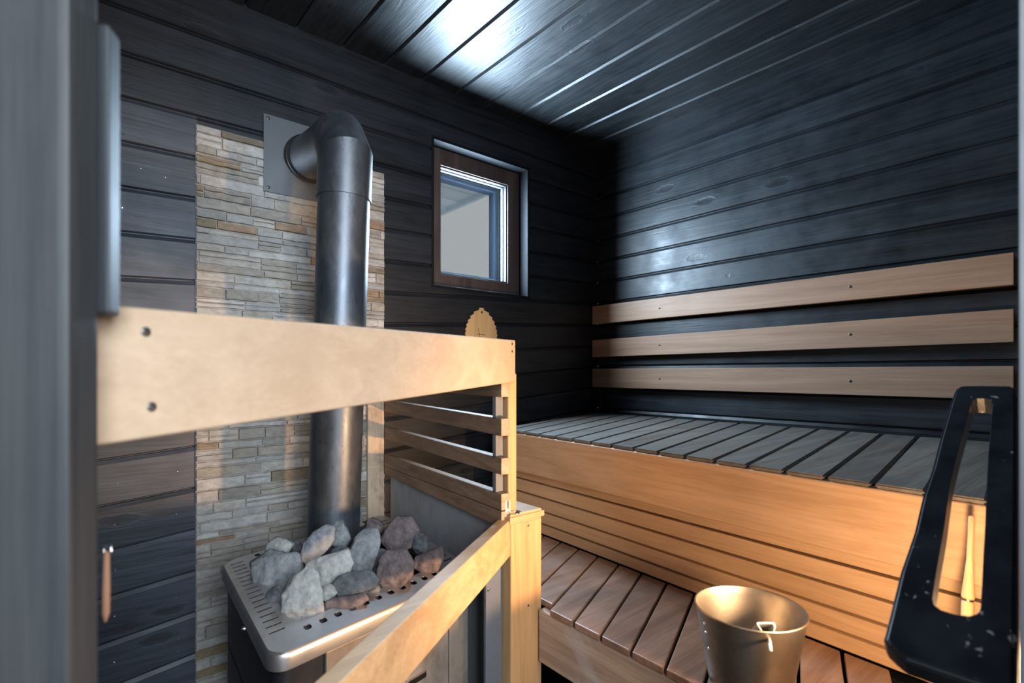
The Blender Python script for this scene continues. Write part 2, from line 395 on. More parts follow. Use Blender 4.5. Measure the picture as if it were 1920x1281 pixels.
# window opening
WX0, WX1, WZ0, WZ1 = 1.019, 1.4775, 1.425, 1.957
cb = nb(); box(cb, WX0 - 0.011, WX1 + 0.011, WB - 0.05, WB + 0.2, WZ0 - 0.011, WZ1 + 0.011); boolean(wall_back, cb)

bm = nb(); box(bm, -1.7, WR + 0.18, -2.15, WB + 0.1, -0.05, 0.0); struct(obj('floor', bm, M['floor']))
# ceiling: boards running along Y with V joints
bm = nb(); tone = bm.faces.layers.float.new('tone')
xs = [0.53 + 0.145 * k for k in range(-16, 12)]
prof = [];  ids = []
for k in range(len(xs) - 1):
    a, b = xs[k], xs[k + 1]
    for x, z in ((a + 0.001, 0.011), (a + 0.002, 0.006), (a + 0.008, 0.0), (b - 0.0055, 0.0), (b - 0.001, 0.006), (b - 0.001, 0.011)):
        prof.append((x, CEIL + z)); ids.append(k)
c0 = [bm.verts.new((x, -2.15, z)) for x, z in prof]; c1 = [bm.verts.new((x, WB + 0.02, z)) for x, z in prof]
for i in range(len(prof) - 1):
    f = bm.faces.new((c0[i], c1[i], c1[i + 1], c0[i + 1])); f[tone] = random.Random(ids[i] * 7 + 3).random()
tv = [bm.verts.new((x, y, CEIL + 0.06)) for x, y in ((prof[0][0], -2.15), (prof[0][0], WB + 0.02), (prof[-1][0], WB + 0.02), (prof[-1][0], -2.15))]
bm.faces.new(tv); bm.faces.new([tv[0], tv[1], c1[0], c0[0]]); bm.faces.new([tv[2], tv[3], c0[-1], c1[-1]])
bm.faces.new([tv[0]] + c0 + [tv[3]]); bm.faces.new([tv[1]] + c1 + [tv[2]])
struct(obj('ceiling', bm, M['ceil']))
# left wall (seen edge-on), front wall (seen edge-on)
bm = nb(); box(bm, -0.08, 0.0, 0.42, WB, 0, CEIL); struct(obj('wall_left', bm, M['wall_y']))
w4a, w4b = Vector((0.50, 0.0505, 0)), Vector((WR, 0.195, 0)); dn = Vector((0.1, -0.985, 0)) * 0.08
bm = nb(); hexa(bm, [w4a, w4b, w4b + dn, w4a + dn], [p + Vector((0, 0, CEIL)) for p in (w4a, w4b, w4b + dn, w4a + dn)])
struct(obj('wall_front', bm, M['wall_x']))
# door jambs of the corner doorway
def camquad(pts, z): return [cw(x, d, z) for x, d in pts]
bm = nb()
q = [(-0.60, 0.20), (-0.2445, 0.288), (-0.2445, 0.311), (-0.60, 0.42)]
hexa(bm, camquad(q, 0), camquad(q, CEIL), 0.004, 3)
tj = struct(obj('trim_1', bm, M['jamb'])); tj['label'] = 'grey door jamb close to the camera at the left'
bm = nb()
q = [(-0.262, 0.3115), (-0.2398, 0.3115), (-0.2440, 0.327), (-0.262, 0.327)]
zt = H + (HY - 42) / FPX * 0.3115
hexa(bm, camquad(q, 1.135), camquad(q, zt), 0.003, 3)
struct(obj('trim_2', bm, M['jamb_dark']))
bm = nb()
q = [(0.322, 0.3325), (0.60, 0.30), (0.60, 0.42), (0.348, 0.36)]
hexa(bm, camquad(q, 0), camquad(q, CEIL), 0.002, 2)
struct(obj('trim_3', bm, M['jamb_dark']))

bm = nb()
q = [(-0.42, 0.30), (0.60, 0.30), (0.60, 0.36), (-0.42, 0.36)]
hexa(bm, camquad(q, 1.93), camquad(q, CEIL))
struct(obj('trim_4', bm, M['jamb']))
M['hall'] = plain('hall_wall_paint', (0.42, 0.44, 0.46, 1), 0.8)
for nm, b_ in (('wall_hall_far', (-1.7, 2.1, -2.15, -2.05)), ('wall_hall_left', (-1.7, -1.6, -2.05, 0.52)), ('wall_hall_right', (2.0, 2.1, -2.05, 0.2)), ('wall_hall_near', (-1.6, -0.08, 0.42, 0.52))):
    bm = nb(); box(bm, b_[0], b_[1], b_[2], b_[3], 0, CEIL + 0.03); struct(obj(nm, bm, M['hall']))
# ------------------------------------------------------------------ window
wroot = thing('window_1', 'small square window with brown frame in the black board wall', 'window', (0.5 * (WX0 + WX1), WB + 0.06, WZ0)); struct(wroot)
FY = WB + 0.055
def ring(bm, x0, x1, z0, z1, w, y0, y1, bevel=0.0015):
    ws = w if isinstance(w, tuple) else (w,) * 4   # left right bottom top
    box(bm, x0, x0 + ws[0], y0, y1, z0, z1, bevel); box(bm, x1 - ws[1], x1, y0, y1, z0, z1, bevel)
    box(bm, x0 + ws[0], x1 - ws[1], y0, y1, z0, z0 + ws[2], bevel); box(bm, x0 + ws[0], x1 - ws[1], y0, y1, z1 - ws[3], z1, bevel)
bm = nb(); ring(bm, WX0 - 0.012, WX1 + 0.012, WZ0 - 0.012, WZ1 + 0.012, 0.012, WB - 0.001, WB + 0.1); obj('reveal_lining', bm, M['reveal'], wroot)
bm = nb(); ring(bm, WX0, WX1, WZ0, WZ1, (0.062, 0.062, 0.055, 0.062), FY, FY + 0.03); obj('window_frame', bm, M['frame'], wroot)
gx0, gx1, gz0, gz1 = WX0 + 0.062, WX1 - 0.062, WZ0 + 0.055, WZ1 - 0.062
bm = nb(); ring(bm, gx0, gx1, gz0, gz1, 0.006, FY + 0.006, FY + 0.022, 0.001); obj('glazing_bead', bm, M['alu'], wroot)
bm = nb(); ring(bm, gx0, gx1, gz0, gz1, 0.010, FY + 0.024, FY + 0.036, 0.001); obj('spacer', bm, M['sash'], wroot)
bm = nb(); ring(bm, gx0 - 0.01, gx1 + 0.01, gz0 - 0.01, gz1 + 0.01, 0.024, FY + 0.042, FY + 0.055, 0.001); obj('outer_bead', bm, M['alu'], wroot)
bm = nb(); ring(bm, gx0 - 0.02, gx1 + 0.02, gz0 - 0.02, gz1 + 0.02, 0.044, FY + 0.058, FY + 0.1, 0.001); obj('outer_sash', bm, M['sash'], wroot)
for k, yy in enumerate((FY + 0.019, FY + 0.057)):
    bm = nb(); box(bm, gx0 - 0.002, gx1 + 0.002, yy, yy + 0.003, gz0 - 0.002, gz1 + 0.002); obj('glass_pane', bm, M['glass'], wroot)
# eave outside the window
M['eave'] = wood('pale_eave_boards', (0.55, 0.66, 0.75, 1), (0.70, 0.80, 0.88, 1), axis=0, rough=0.6)
er = thing('roof_eave', 'pale boarded roof eave outside above the small window', 'eave', (1.4, WB + 0.5, 2.3))
for k in range(16):
    bm = nb(); y0 = WB + 0.2 + 0.17 * k; box(bm, 0.3, 2.09, y0, y0 + 0.163, 2.30, 2.32, 0.003); obj('soffit_board', bm, M['eave'], er)
bm = nb(); box(bm, 2.09, 2.115, WB + 0.2, WB + 2.92, 2.27, 2.42, 0.003); obj('fascia_board', bm, M['eave'], er)

# ------------------------------------------------------------------ stacked stone cladding
def stone_panel():
    r = random.Random(21)
    bm = nb(); lay = bm.loops.layers.float_color.new('stone')
    X0, X1 = 0.262, 0.817; ZT0, ZT1 = 1.778, 1.786; Y = WB - 0.004
    pale = [(0.40, 0.39, 0.375), (0.35, 0.345, 0.335), (0.44, 0.425, 0.40), (0.32, 0.315, 0.305), (0.38, 0.36, 0.33)]
    mid = [(0.27, 0.25, 0.22), (0.30, 0.275, 0.24), (0.25, 0.24, 0.22)]
    tan = [(0.21, 0.165, 0.105), (0.24, 0.185, 0.12), (0.19, 0.155, 0.11), (0.26, 0.175, 0.115)]
    box(bm, X0, X1, Y - 0.0025, Y + 0.003, 0.05, ZT0)
    for f in bm.faces:
        for l in f.loops: l[lay] = (0.30, 0.28, 0.25, 1)
    z = ZT0
    while z > 0.06:
        h = r.choice((0.016, 0.022, 0.026, 0.03, 0.034)) ; h = min(h, z - 0.05)
        if h < 0.008: break
        x = X0 + 0.0008 - r.uniform(0, 0.08) ; tanrow = r.random() < 0.5
        while x < X1 - 0.002:
            w = r.uniform(0.055, 0.19)
            x0, x1 = max(x, X0), min(x + w, X1)
            if X1 - x1 < 0.02: x1 = X1
            if x1 - x0 > 0.006:
                q = r.random()
                c = r.choice(tan) if (q < 0.2 and tanrow) else r.choice(mid) if q < 0.40 else r.choice(pale)
                kk = r.uniform(0.9, 1.1); c = tuple(v * kk for v in c)
                sub = [(z - h + 0.0007, z - 0.0007)]
                if h > 0.024 and r.random() < 0.35:
                    m_ = z - h * r.uniform(0.4, 0.6); sub = [(z - h + 0.0007, m_ - 0.0005), (m_ + 0.0005, z - 0.0007)]
                for (za, zb) in sub:
                    d = r.uniform(0.004, 0.0095); n0 = len(bm.faces)
                    bb = bmesh.new()
                    # irregular outline
                    nseg = max(2, int((x1 - x0) / 0.018)); top, bot = [], []
                    for i in range(nseg + 1):
                        t = i / nseg; xx = x0 + 0.0006 + (x1 - x0 - 0.0012) * t
                        top.append((xx, zb + r.uniform(-0.0016, 0.0006))); bot.append((xx, za + r.uniform(-0.0006, 0.0016)))
                    fr = [[], []]; bk = [[], []]
                    for j, ln in enumerate((top, bot)):
                        for (xx, zz) in ln:
                            sgn = -1 if j == 0 else 1
                            fr[j].append(bb.verts.new((min(max(xx, x0 + 0.002), x1 - 0.002), Y - d - r.uniform(0, 0.0018), zz + sgn * 0.0018)))
                            bk[j].append(bb.verts.new((xx, Y - 0.001, zz)))
                    for i in range(nseg):
                        bb.faces.new((fr[0][i], fr[0][i + 1], fr[1][i + 1], fr[1][i]))
                        bb.faces.new((bk[0][i], bk[0][i + 1], fr[0][i + 1], fr[0][i]))
                        bb.faces.new((fr[1][i], fr[1][i + 1], bk[1][i + 1], bk[1][i]))
                    bb.faces.new((bk[0][0], fr[0][0], fr[1][0], bk[1][0])); bb.faces.new((fr[0][-1], bk[0][-1], bk[1][-1], fr[1][-1]))
                    l2 = bb.loops.layers.float_color.new('stone')
                    for f in bb.faces:
                        for l in f.loops: l[l2] = (*c, 1)
                    add_mesh(bm, bb)
            x += w
        z -= h
    o = obj('stone_cladding', bm, M['stone'])
    return tag(o, 'beige and brown stacked stone wall cladding behind the stove pipe', 'wall cladding')
stone_panel()

# ------------------------------------------------------------------ stove pipe and wall plate
FZ = 1.32
P0 = at_d(624, 1010, FZ); P1 = at_d(646.5, 330, FZ)
P0.z = 0.64
axis = (P1 - P0).normalized()
RF = 0.0632
fl = thing('stove_pipe', 'black steel stove pipe with elbow rising from the stones', 'stove pipe', (P0.x, P0.y, P0.z))
zj = 1.1 + (HY - 372) / FPX * FZ       # sleeve joint
Pj = P0 + axis * ((zj - P0.z) / axis.z)
za = 1.697                                # horizontal axis height
PA = P0 + axis * ((za - P0.z) / axis.z)
PW = Vector((0.560, WB - 0.006, 1.757))
hd = (PW - PA).normalized()
zl = 1.1 + (HY - 800) / FPX * FZ
Pl = P0 + axis * ((zl - P0.z) / axis.z)
bm = nb(); tube(bm, [P0, P0 + axis * 0.35, Pj], RF, 48); obj('lower_section', bm, M['flue'], fl, 40)
# lobster-back elbow: sleeve, slanted gore and horizontal collar piece
LB = 0.052
e1 = PA - axis * 0.105; e2 = PA - axis * LB; e3 = PA + hd * LB; e4 = PA + hd * 0.10
RS = RF + 0.0032
bm = nb(); tube(bm, [Pj - axis * 0.004, Pj + axis * 0.004, e1 + axis * 0.003], RS, 48); obj('sleeve', bm, M['flue'], fl, 40)
bm = nb()
def mitre_tube(bm, pts, r, n=48):
    # rings lie in the mitre planes so the cylinders meet exactly
    side = axis.cross(hd).normalized(); rings = []
    for i, p in enumerate(pts):
        t0 = (pts[i] - pts[i - 1]).normalized() if i else (pts[1] - p).normalized()
        t1 = (pts[i + 1] - p).normalized() if i < len(pts) - 1 else t0
        m = (t0 + t1).normalized(); u = m.cross(side).normalized(); k = 1 / max(0.3, m.dot(t0))
        rings.append([bm.verts.new(p + (side * math.cos(2 * PI * j / n) + u * math.sin(2 * PI * j / n) * k) * r) for j in range(n)])
    for a, b in zip(rings, rings[1:]):
        for j in range(n): bm.faces.new((a[j], a[(j + 1) % n], b[(j + 1) % n], b[j]))
    bm.faces.new(rings[0][::-1]); bm.faces.new(rings[-1])
mitre_tube(bm, [e1, e2, e3, e4], RS); obj('elbow', bm, M['flue'], fl, 18)
e3 = e4
bm = nb(); tube(bm, [e3 - hd * 0.002, PW - hd * 0.02], RF + 0.001, 48); obj('horizontal_section', bm, M['flue'], fl, 40)
bm = nb(); lathe(bm, PW, [(RF, -0.05), (RF + 0.006, -0.046), (RF + 0.006, -0.036), (RF + 0.002, -0.033), (RF + 0.002, -0.024), (RF + 0.009, -0.019), (RF + 0.009, 0.0), (RF, 0.0)], 48, hd); obj('collar', bm, M['stove_dark'], fl, 40)
pz0, pz1, px0, px1 = 1.632, 1.858, 0.432, 0.688
pl = thing('flue_wall_plate', 'square shiny steel plate behind the stove pipe elbow', 'wall plate', (px0, WB - 0.016, pz0))
bm = nb(); box(bm, px0, px1, WB - 0.0165, WB - 0.0145, pz0, pz1, 0.0005, 1); obj('plate', bm, M['plate'], pl)
for sx, sz in ((px0 + 0.012, pz0 + 0.012), (px0 + 0.012, pz1 - 0.012), (px1 - 0.012, pz0 + 0.012), (px1 - 0.012, pz1 - 0.012)):
    bm = nb(); screw_head(bm, (sx, WB - 0.0175, sz), (0, -1, 0), 0.005, 0.002); obj('screw', bm, M['screw'], pl, 40)

# ------------------------------------------------------------------ stove
RZ = 0.66
BL, BR, FR_, FL_ = Vector((0.267, 1.368)), Vector((0.752, 1.517)), Vector((0.704, 0.948)), Vector((0.2345, 0.852))
def bil(u, v):   # u: left->right, v: front->back
    f = FL_.lerp(FR_, u); b = BL.lerp(BR, u); return f.lerp(b, v)
def rounded(u0, u1, v0, v1, r, n=7):
    out = []
    for cu, cv, a0 in ((u1 - r, v1 - r, 0), (u0 + r, v1 - r, 90), (u0 + r, v0 + r, 180), (u1 - r, v0 + r, 270)):
        for i in range(n):
            a = math.radians(a0 + 90 * i / (n - 1)); out.append(bil(cu + r * math.cos(a), cv + r * math.sin(a)))
    return out
stv = thing('sauna_stove', 'wood burning sauna stove with slotted steel top frame full of stones', 'stove', (0.48, 1.2, 0.0))
outer = rounded(0, 1, 0, 1, 0.075); inner = rounded(0.125, 0.88, 0.165, 0.905, 0.07)
def loop_of(bm, pts, z): return [bm.verts.new((p.x, p.y, z)) for p in pts]
def slot(u, v, du, dv, r=0.0):
    if r: 
        out = []
        for cu, cv, a0 in ((du, dv, 0), (-du, dv, 90), (-du, -dv, 180), (du, -dv, 270)):
            for i in range(4):
                a_ = math.radians(a0 + 30 * i); out.append(bil(u + cu * (1 - r) + math.cos(a_) * du * r, v + cv * (1 - r) + math.sin(a_) * dv * r))
        return out
    return [bil(u - du, v - dv), bil(u + du, v - dv), bil(u + du, v + dv), bil(u - du, v + dv)]
holes = [slot(0.066, 0.165 + 0.0475 * k, 0.030, 0.0062) for k in range(17)]
holes += [slot(0.935, 0.13 + 0.05 * k, 0.028, 0.0065) for k in range(16)]
holes += [slot(0.165 + 0.0628 * k, 0.106, 0.0145, 0.0185, 0.7) for k in range(12)]
holes += [slot(0.17 + 0.055 * k, 0.953, 0.0135, 0.016, 0.7) for k in range(13)]
cx_ = sum((p.x for p in outer)) / len(outer); cy_ = sum((p.y for p in outer)) / len(outer)
sh = lambda p, k: Vector((cx_ + (p.x - cx_) * k, cy_ + (p.y - cy_) * k))
bm = nb()
top = loop_of(bm, [sh(p, 0.982) for p in outer], RZ)
es = []
def ring_edges(l): 
    for i in range(len(l)): es.append(bm.edges.new((l[i], l[(i + 1) % len(l)])))
ring_edges(top); inl = loop_of(bm, inner, RZ); ring_edges(inl)
hl = [loop_of(bm, h, RZ) for h in holes]
for h in hl: ring_edges(h)
bmesh.ops.triangle_fill(bm, use_beauty=True, use_dissolve=False, edges=es)
def skirt_to(l, pts, z):
    m_ = loop_of(bm, pts, z)
    for i in range(len(l)): bm.faces.new((l[i], l[(i + 1) % len(l)], m_[(i + 1) % len(l)], m_[i]))
    return m_
l1 = skirt_to(top, [sh(p, 0.993) for p in outer], RZ - 0.003); l2 = skirt_to(l1, outer, RZ - 0.010); skirt_to(l2, outer, RZ - 0.028)
skirt_to(inl, inner, RZ - 0.02)
for h, hp_ in zip(hl, holes): skirt_to(h, hp_, RZ - 0.0015)
rim = obj('top_frame', bm, M['steel'], stv, 32)
# body
bo = rounded(0.022, 0.978, 0.022, 0.978, 0.065)
bm = nb(); prism(bm, [(p.x, p.y, 0.05) for p in bo], (0, 0, RZ - 0.17 - 0.05)); obj('body', bm, M['stove_dark'], stv, 35)
bm = nb()
n = len(bo)
lo = [bm.verts.new((p.x, p.y, RZ - 0.18)) for p in bo]; hi = [bm.verts.new((p.x, p.y, RZ - 0.004)) for p in bo]
bi = rounded(0.045, 0.955, 0.045, 0.955, 0.08); il = [bm.verts.new((p.x, p.y, RZ - 0.17)) for p in bi]; ih = [bm.verts.new((p.x, p.y, RZ - 0.004)) for p in bi]
for i in range(n):
    j = (i + 1) % n
    bm.faces.new((lo[i], lo[j], hi[j], hi[i])); bm.faces.new((hi[i], hi[j], ih[j], ih[i])); bm.faces.new((ih[i], ih[j], il[j], il[i]))
obj('upper_mantle', bm, M['stove_dark'], stv, 35)
bm = nb()
q = [bil(0.06, 0.06), bil(0.94, 0.06), bil(0.94, 0.94), bil(0.06, 0.94)]
hexa(bm, [(p.x, p.y, RZ - 0.17) for p in q], [(p.x, p.y, RZ - 0.08) for p in q]); obj('stone_basket', bm, M['black_void'], stv)
fdir = (FR_ - FL_).normalized(); fn = Vector((fdir.y, -fdir.x))
def front_panel(u0, u1, z0, z1, off, th, bev=0.002):
    b = nb(); a, c = bil(u0, 0.022), bil(u1, 0.022)
    a = Vector((a.x, a.y, z0)); c = Vector((c.x, c.y, z0)); n3 = Vector((fn.x, fn.y, 0))
    board(b, a + n3 * (off + th), c + n3 * (off + th), (0, 0, z1 - z0), -n3 * th, bev); return b
obj('front_panel', front_panel(0.20, 0.80, 0.07, RZ - 0.03, 0.0, 0.007), M['stove_front'], stv)
obj('front_side_panel', front_panel(0.81, 0.93, 0.07, RZ - 0.03, 0.0, 0.006), M['stove_front'], stv)
obj('fire_door', front_panel(0.34, 0.70, 0.16, 0.40, 0.008, 0.012, 0.004), M['stove_dark'], stv)
for (a, b) in (((0.56, RZ - 0.17), (0.66, RZ - 0.155)), ((0.56, RZ - 0.215), (0.66, RZ - 0.20))):
    obj('vent_louvre', front_panel(a[0], b[0], a[1], b[1], 0.006, 0.008, 0.003), M['chrome'], stv)
bm = nb(); p = bil(0.62, 0.0); screw_head(bm, (p.x + fn.x * 0.001, p.y + fn.y * 0.001, RZ - 0.02), (fn.x, fn.y, 0), 0.005, 0.002); obj('screw', bm, M['screw'], stv, 40)
bm = nb(); p = bil(0.0, 0.42); screw_head(bm, (p.x + 0.0, p.y, RZ - 0.036), (-1, 0.07, 0), 0.004, 0.003); obj('side_screw', bm, M['chrome'], stv, 40)
# legs
for u, v in ((0.1, 0.1), (0.9, 0.1), (0.9, 0.9), (0.1, 0.9)):
    p = bil(u, v); bm = nb(); lathe(bm, (p.x, p.y, 0), [(0, 0), (0.018, 0), (0.018, 0.004), (0.012, 0.008), (0.012, 0.055), (0, 0.055)], 16); obj('leg', bm, M['stove_dark'], stv, 40)

# ------------------------------------------------------------------ stones
M['rock_dark'] = rockmat('dark_olivine_stone', (0.035, 0.038, 0.043, 1), (0.16, 0.165, 0.175, 1))
M['rock_grey'] = rockmat('grey_stone', (0.08, 0.085, 0.09, 1), (0.27, 0.275, 0.28, 1))
M['rock_pale'] = rockmat('pale_grey_stone', (0.16, 0.16, 0.155, 1), (0.42, 0.41, 0.38, 1))
M['rock_red'] = rockmat('reddish_stone', (0.05, 0.04, 0.042, 1), (0.20, 0.155, 0.15, 1))
M['rock_warm'] = rockmat('rusty_grey_stone', (0.07, 0.075, 0.085, 1), (0.28, 0.285, 0.30, 1), warm=(0.48, 0.33, 0.23, 1))
def rock(name, px, py, w, h, z, mat, seed, label, depth=1.0, roll=0.0, outline=None, cat='stone', group='sauna stones heaped in the stove'):
    r = random.Random(seed)
    c = at_z(px, py, z); d = (c - O).normalized(); zc = c.dot(Vector((sn, cs, 0)))
    W, Hh = w / FPX * zc * 1.06, h / FPX * zc * 1.06
    right = Vector((cs, -sn, 0)); upv = right.cross(d).normalized()
    if upv.z < 0: upv = -upv
    right = Matrix.Rotation(roll, 3, d) @ right; upv2 = Matrix.Rotation(roll, 3, d) @ upv
    D = min(W, Hh) * 0.85 * depth
    b = bmesh.new()
    pts = []
    ns = 15
    if outline:      # silhouette seen from the doorway, as fractions of the box
        for (a, e) in outline:
            for s_ in (-0.35, 0.3):
                pts.append((right * (a * W / 2 * r.uniform(0.9, 1)) + upv2 * (e * Hh / 2 * r.uniform(0.9, 1)) + d * (s_ * D)))
        for _ in range(6):
            pts.append(right * r.uniform(-.35, .35) * W + upv2 * r.uniform(-.35, .35) * Hh - d * D * r.uniform(.42, .56))
    else:
        for i in range(ns):
            a = 2 * PI * i / ns + r.uniform(-.15, .15); k = r.uniform(0.86, 1.0)
            s_ = r.uniform(-.4, .4)
            pts.append(right * math.cos(a) * W / 2 * k + upv2 * math.sin(a) * Hh / 2 * k + d * s_ * D)
        for _ in range(7):
            pts.append(right * r.uniform(-.33, .33) * W + upv2 * r.uniform(-.33, .33) * Hh + d * D * r.choice((-.5, -.5, .5)) * r.uniform(.8, 1.05))
    for p in pts: b.verts.new(p)
    res = bmesh.ops.convex_hull(b, input=b.verts[:])
    for v in [v for v in b.verts if not v.link_faces]: b.verts.remove(v)
    bmesh.ops.triangulate(b, faces=b.faces[:])
    for _ in range(4):
        long = [e for e in b.edges if e.calc_length() > 0.0055]
        if long: bmesh.ops.subdivide_edges(b, edges=long, cuts=1)
        bmesh.ops.triangulate(b, faces=b.faces[:])
    bmesh.ops.smooth_vert(b, verts=b.verts[:], factor=0.5, use_axis_x=True, use_axis_y=True, use_axis_z=True)
    b.normal_update()
    for v in b.verts:
        q = v.co * 30 + Vector((seed * 3.1, seed, 0))
        k = noise.noise(q) * 0.004 + noise.noise(q * 3) * 0.0024 + noise.noise(q * 8) * 0.0009 + 0.001
        v.co += v.normal * k
    o = obj(name, b, mat, None, 55)
    o.location = c
    tag(o, label, cat, group)
    return o
Z0 = RZ + 0.012
SQ = None
rocks = [
 # px, py, w, h, z, material, label, depth, outline
 (517, 1070, 100, 76, Z0, 'rock_grey', 'broad dark grey stone at the left end of the heap beside the slotted rim', 1.0, [(-1, .35), (-.75, -.55), (-.2, -1), (.35, -.85), (.95, -.25), (1, .1), (.6, .55), (.2, .8), (-.35, .9)]),
 (524, 1027, 52, 36, Z0 + 0.025, 'rock_pale', 'small pale flat stone on top of the broad dark grey one at the left', 1.0, [(-1, -.6), (-.9, .3), (-.3, 1), (.5, .7), (1, .35), (.7, -.4), (.1, -1)]),
 (570, 1119, 80, 104, Z0 + 0.004, 'rock_pale', 'big pale blotched stone at the front of the heap', 0.8, [(-.9, -.55), (-1, .0), (-.75, .55), (-.1, 1), (.45, .75), (.75, .2), (1, -.45), (.75, -.9), (.0, -1), (-.5, -.9)]),
 (596, 1022, 62, 78, Z0 + 0.045, 'rock_warm', 'upright grey stone with a rusty ridge in front of the stove pipe', 0.7, [(-1, -.7), (-.85, 0), (-.2, .55), (.3, 1), (.95, .75), (.9, .2), (.3, -.5), (-.3, -1)]),
 (630, 1003, 54, 56, Z0 + 0.035, 'rock_grey', 'rounded grey stone touching the foot of the stove pipe', 0.9, [(-.9, .3), (-.5, 1), (.4, .9), (.8, .3), (1, -.3), (.5, -1), (-.3, -.7), (-.9, -.4)]),
 (617, 1066, 88, 66, Z0 + 0.022, 'rock_pale', 'flat topped pale slab in the middle of the heap', 0.7, [(-1, .25), (-.3, .5), (.75, 1), (1, .3), (.85, -.25), (.3, -1), (-.4, -.9), (-.75, -.5)]),
 (682, 1034, 62, 82, Z0 + 0.022, 'rock_grey', 'tall mottled grey stone right of the pale slab', 0.9, [(-1, -.35), (-.6, .55), (-.1, .95), (.7, 1), (1, .45), (.75, -.4), (.45, -1), (-.4, -.9)]),
 (664, 1094, 94, 44, Z0 + 0.006, 'rock_dark', 'long blue grey stone lying below the pale slab', 0.9, [(-1, -.55), (-.8, .1), (-.3, .75), (.6, 1), (1, .3), (.85, -.4), (.1, -.9), (-.5, -1)]),
 (650, 1131, 80, 40, Z0 - 0.012, 'rock_red', 'low purple grey stone behind the oval holes of the front rim', 1.0, [(-1, -.9), (-.9, .1), (-.2, .6), (.8, 1), (1, .3), (.4, -.5), (-.4, -1)]),
 (615, 1113, 36, 30, Z0 - 0.006, 'rock_pale', 'little pale stone chip under the long blue grey stone', 1.0, None),
 (518, 1120, 36, 42, Z0 - 0.012, 'rock_dark', 'small dark stone left of the big pale blotched stone', 1.0, None),
 (750, 1001, 72, 62, Z0 + 0.018, 'rock_red', 'wide reddish brown stone at the back right of the heap', 0.9, [(-1, -.4), (-.7, .3), (-.2, .95), (.5, 1), (1, .2), (.9, -.6), (.2, -1), (-.6, -.9)]),
 (741, 1068, 68, 74, Z0 + 0.010, 'rock_red', 'square dark reddish stone right of the middle', 0.9, [(-.9, .4), (-.5, .9), (.6, 1), (1, .3), (.9, -.3), (.3, -.9), (-.5, -1), (-1, -.3)]),
 (803, 1052, 58, 50, Z0 + 0.004, 'rock_red', 'angular brown stone nearest the right hand slots', 0.9, [(-1, -.5), (-.8, .2), (.1, .6), (.8, 1), (1, .2), (.6, -.6), (-.2, -1)]),
 (700, 990, 40, 36, Z0 + 0.016, 'rock_red', 'small reddish stone behind the tall mottled stone', 1.0, None),
 (788, 1020, 34, 40, Z0 + 0.0, 'rock_dark', 'small dark stone between the two brown stones at the right', 1.0, None),
 (554, 1032, 28, 38, Z0 + 0.008, 'rock_dark', 'small dark stone wedged behind the pale flat stone', 1.0, None),
 (640, 1042, 40, 36, Z0 + 0.012, 'rock_dark', 'dark stone wedged under the upright rusty stone', 1.0, None),
 (712, 1060, 40, 60, Z0 - 0.01, 'rock_dark', 'narrow dark stone wedged beside the square reddish stone', 1.0, None),
 (690, 1112, 44, 40, Z0 - 0.02, 'rock_dark', 'dark stone sunk below the square reddish stone', 1.0, None),
]
for i, (px, py, w, h, z, m, lab, dp, ol) in enumerate(rocks):
    rock('sauna_stone', px, py, w, h, z, M[m], 11 + i * 7, lab, dp, 0.0, ol)

# ------------------------------------------------------------------ guard rails and posts round the stove
A0, A1 = cw(-0.275, 0.296), cw(0.0075, 1.117)
def rail_plane(): return A0.copy(), Vector((A1.y - A0.y, -(A1.x - A0.x), 0)).normalized()
rp, rn = rail_plane()
RQ = lambda px, py: at_plane(px, py, rp, rn)
ur = thing('guard_rail', 'wide pale wooden guard rail crossing in front of the stove pipe', 'guard rail', (A0.x, A0.y, 0.9))
TL, TR_, BR2, BL2 = RQ(188, 570.5), RQ(966.5, 638), RQ(966.5, 716), RQ(188, 836)
ext = 0.035
dT = (TL - TR_).normalized() * ext; dB = (BL2 - BR2).normalized() * ext
bm = nb(); back = -rn * 0.024
if (O - TL).dot(rn) < 0: back = rn * 0.024
hexa(bm, [BL2 + dB, BR2, BR2 + back, BL2 + dB + back], [TL + dT, TR_, TR_ + back, TL + dT + back], 0.003, 3)
obj('board', bm, M['rail'], ur)
fo = -back.normalized()
for (x, y, r_) in ((273, 622, 0.0034), (284, 763, 0.0034), (960, 645, 0.003), (960, 659, 0.003)):
    bm = nb(); screw_head(bm, RQ(x, y) + fo * 0.0002, fo, r_, 0.0012); obj('screw', bm, M['screw'], ur, 40)
# lower diagonal rail
ZL1, ZL0 = 0.792, 0.716
a, b_ = at_z(957, 975, ZL1), at_z(640, 1279, ZL1)
lr = thing('lower_guard_rail', 'lower wooden guard rail slanting across the stove front to the corner post', 'guard rail', (b_.x, b_.y, ZL0))
b_ = a + (b_ - a) * 1.42
bm = nb(); nrm = Vector(((a - b_).y, -(a - b_).x, 0)).normalized()
if (O - a).dot(nrm) < 0: nrm = -nrm
hexa(bm, [Vector((p.x, p.y, ZL0)) for p in (b_, a, a - nrm * 0.026, b_ - nrm * 0.026)], [Vector((p.x, p.y, ZL1)) for p in (b_, a, a - nrm * 0.026, b_ - nrm * 0.026)], 0.0025, 3)
obj('board', bm, M['rail_low'], lr)
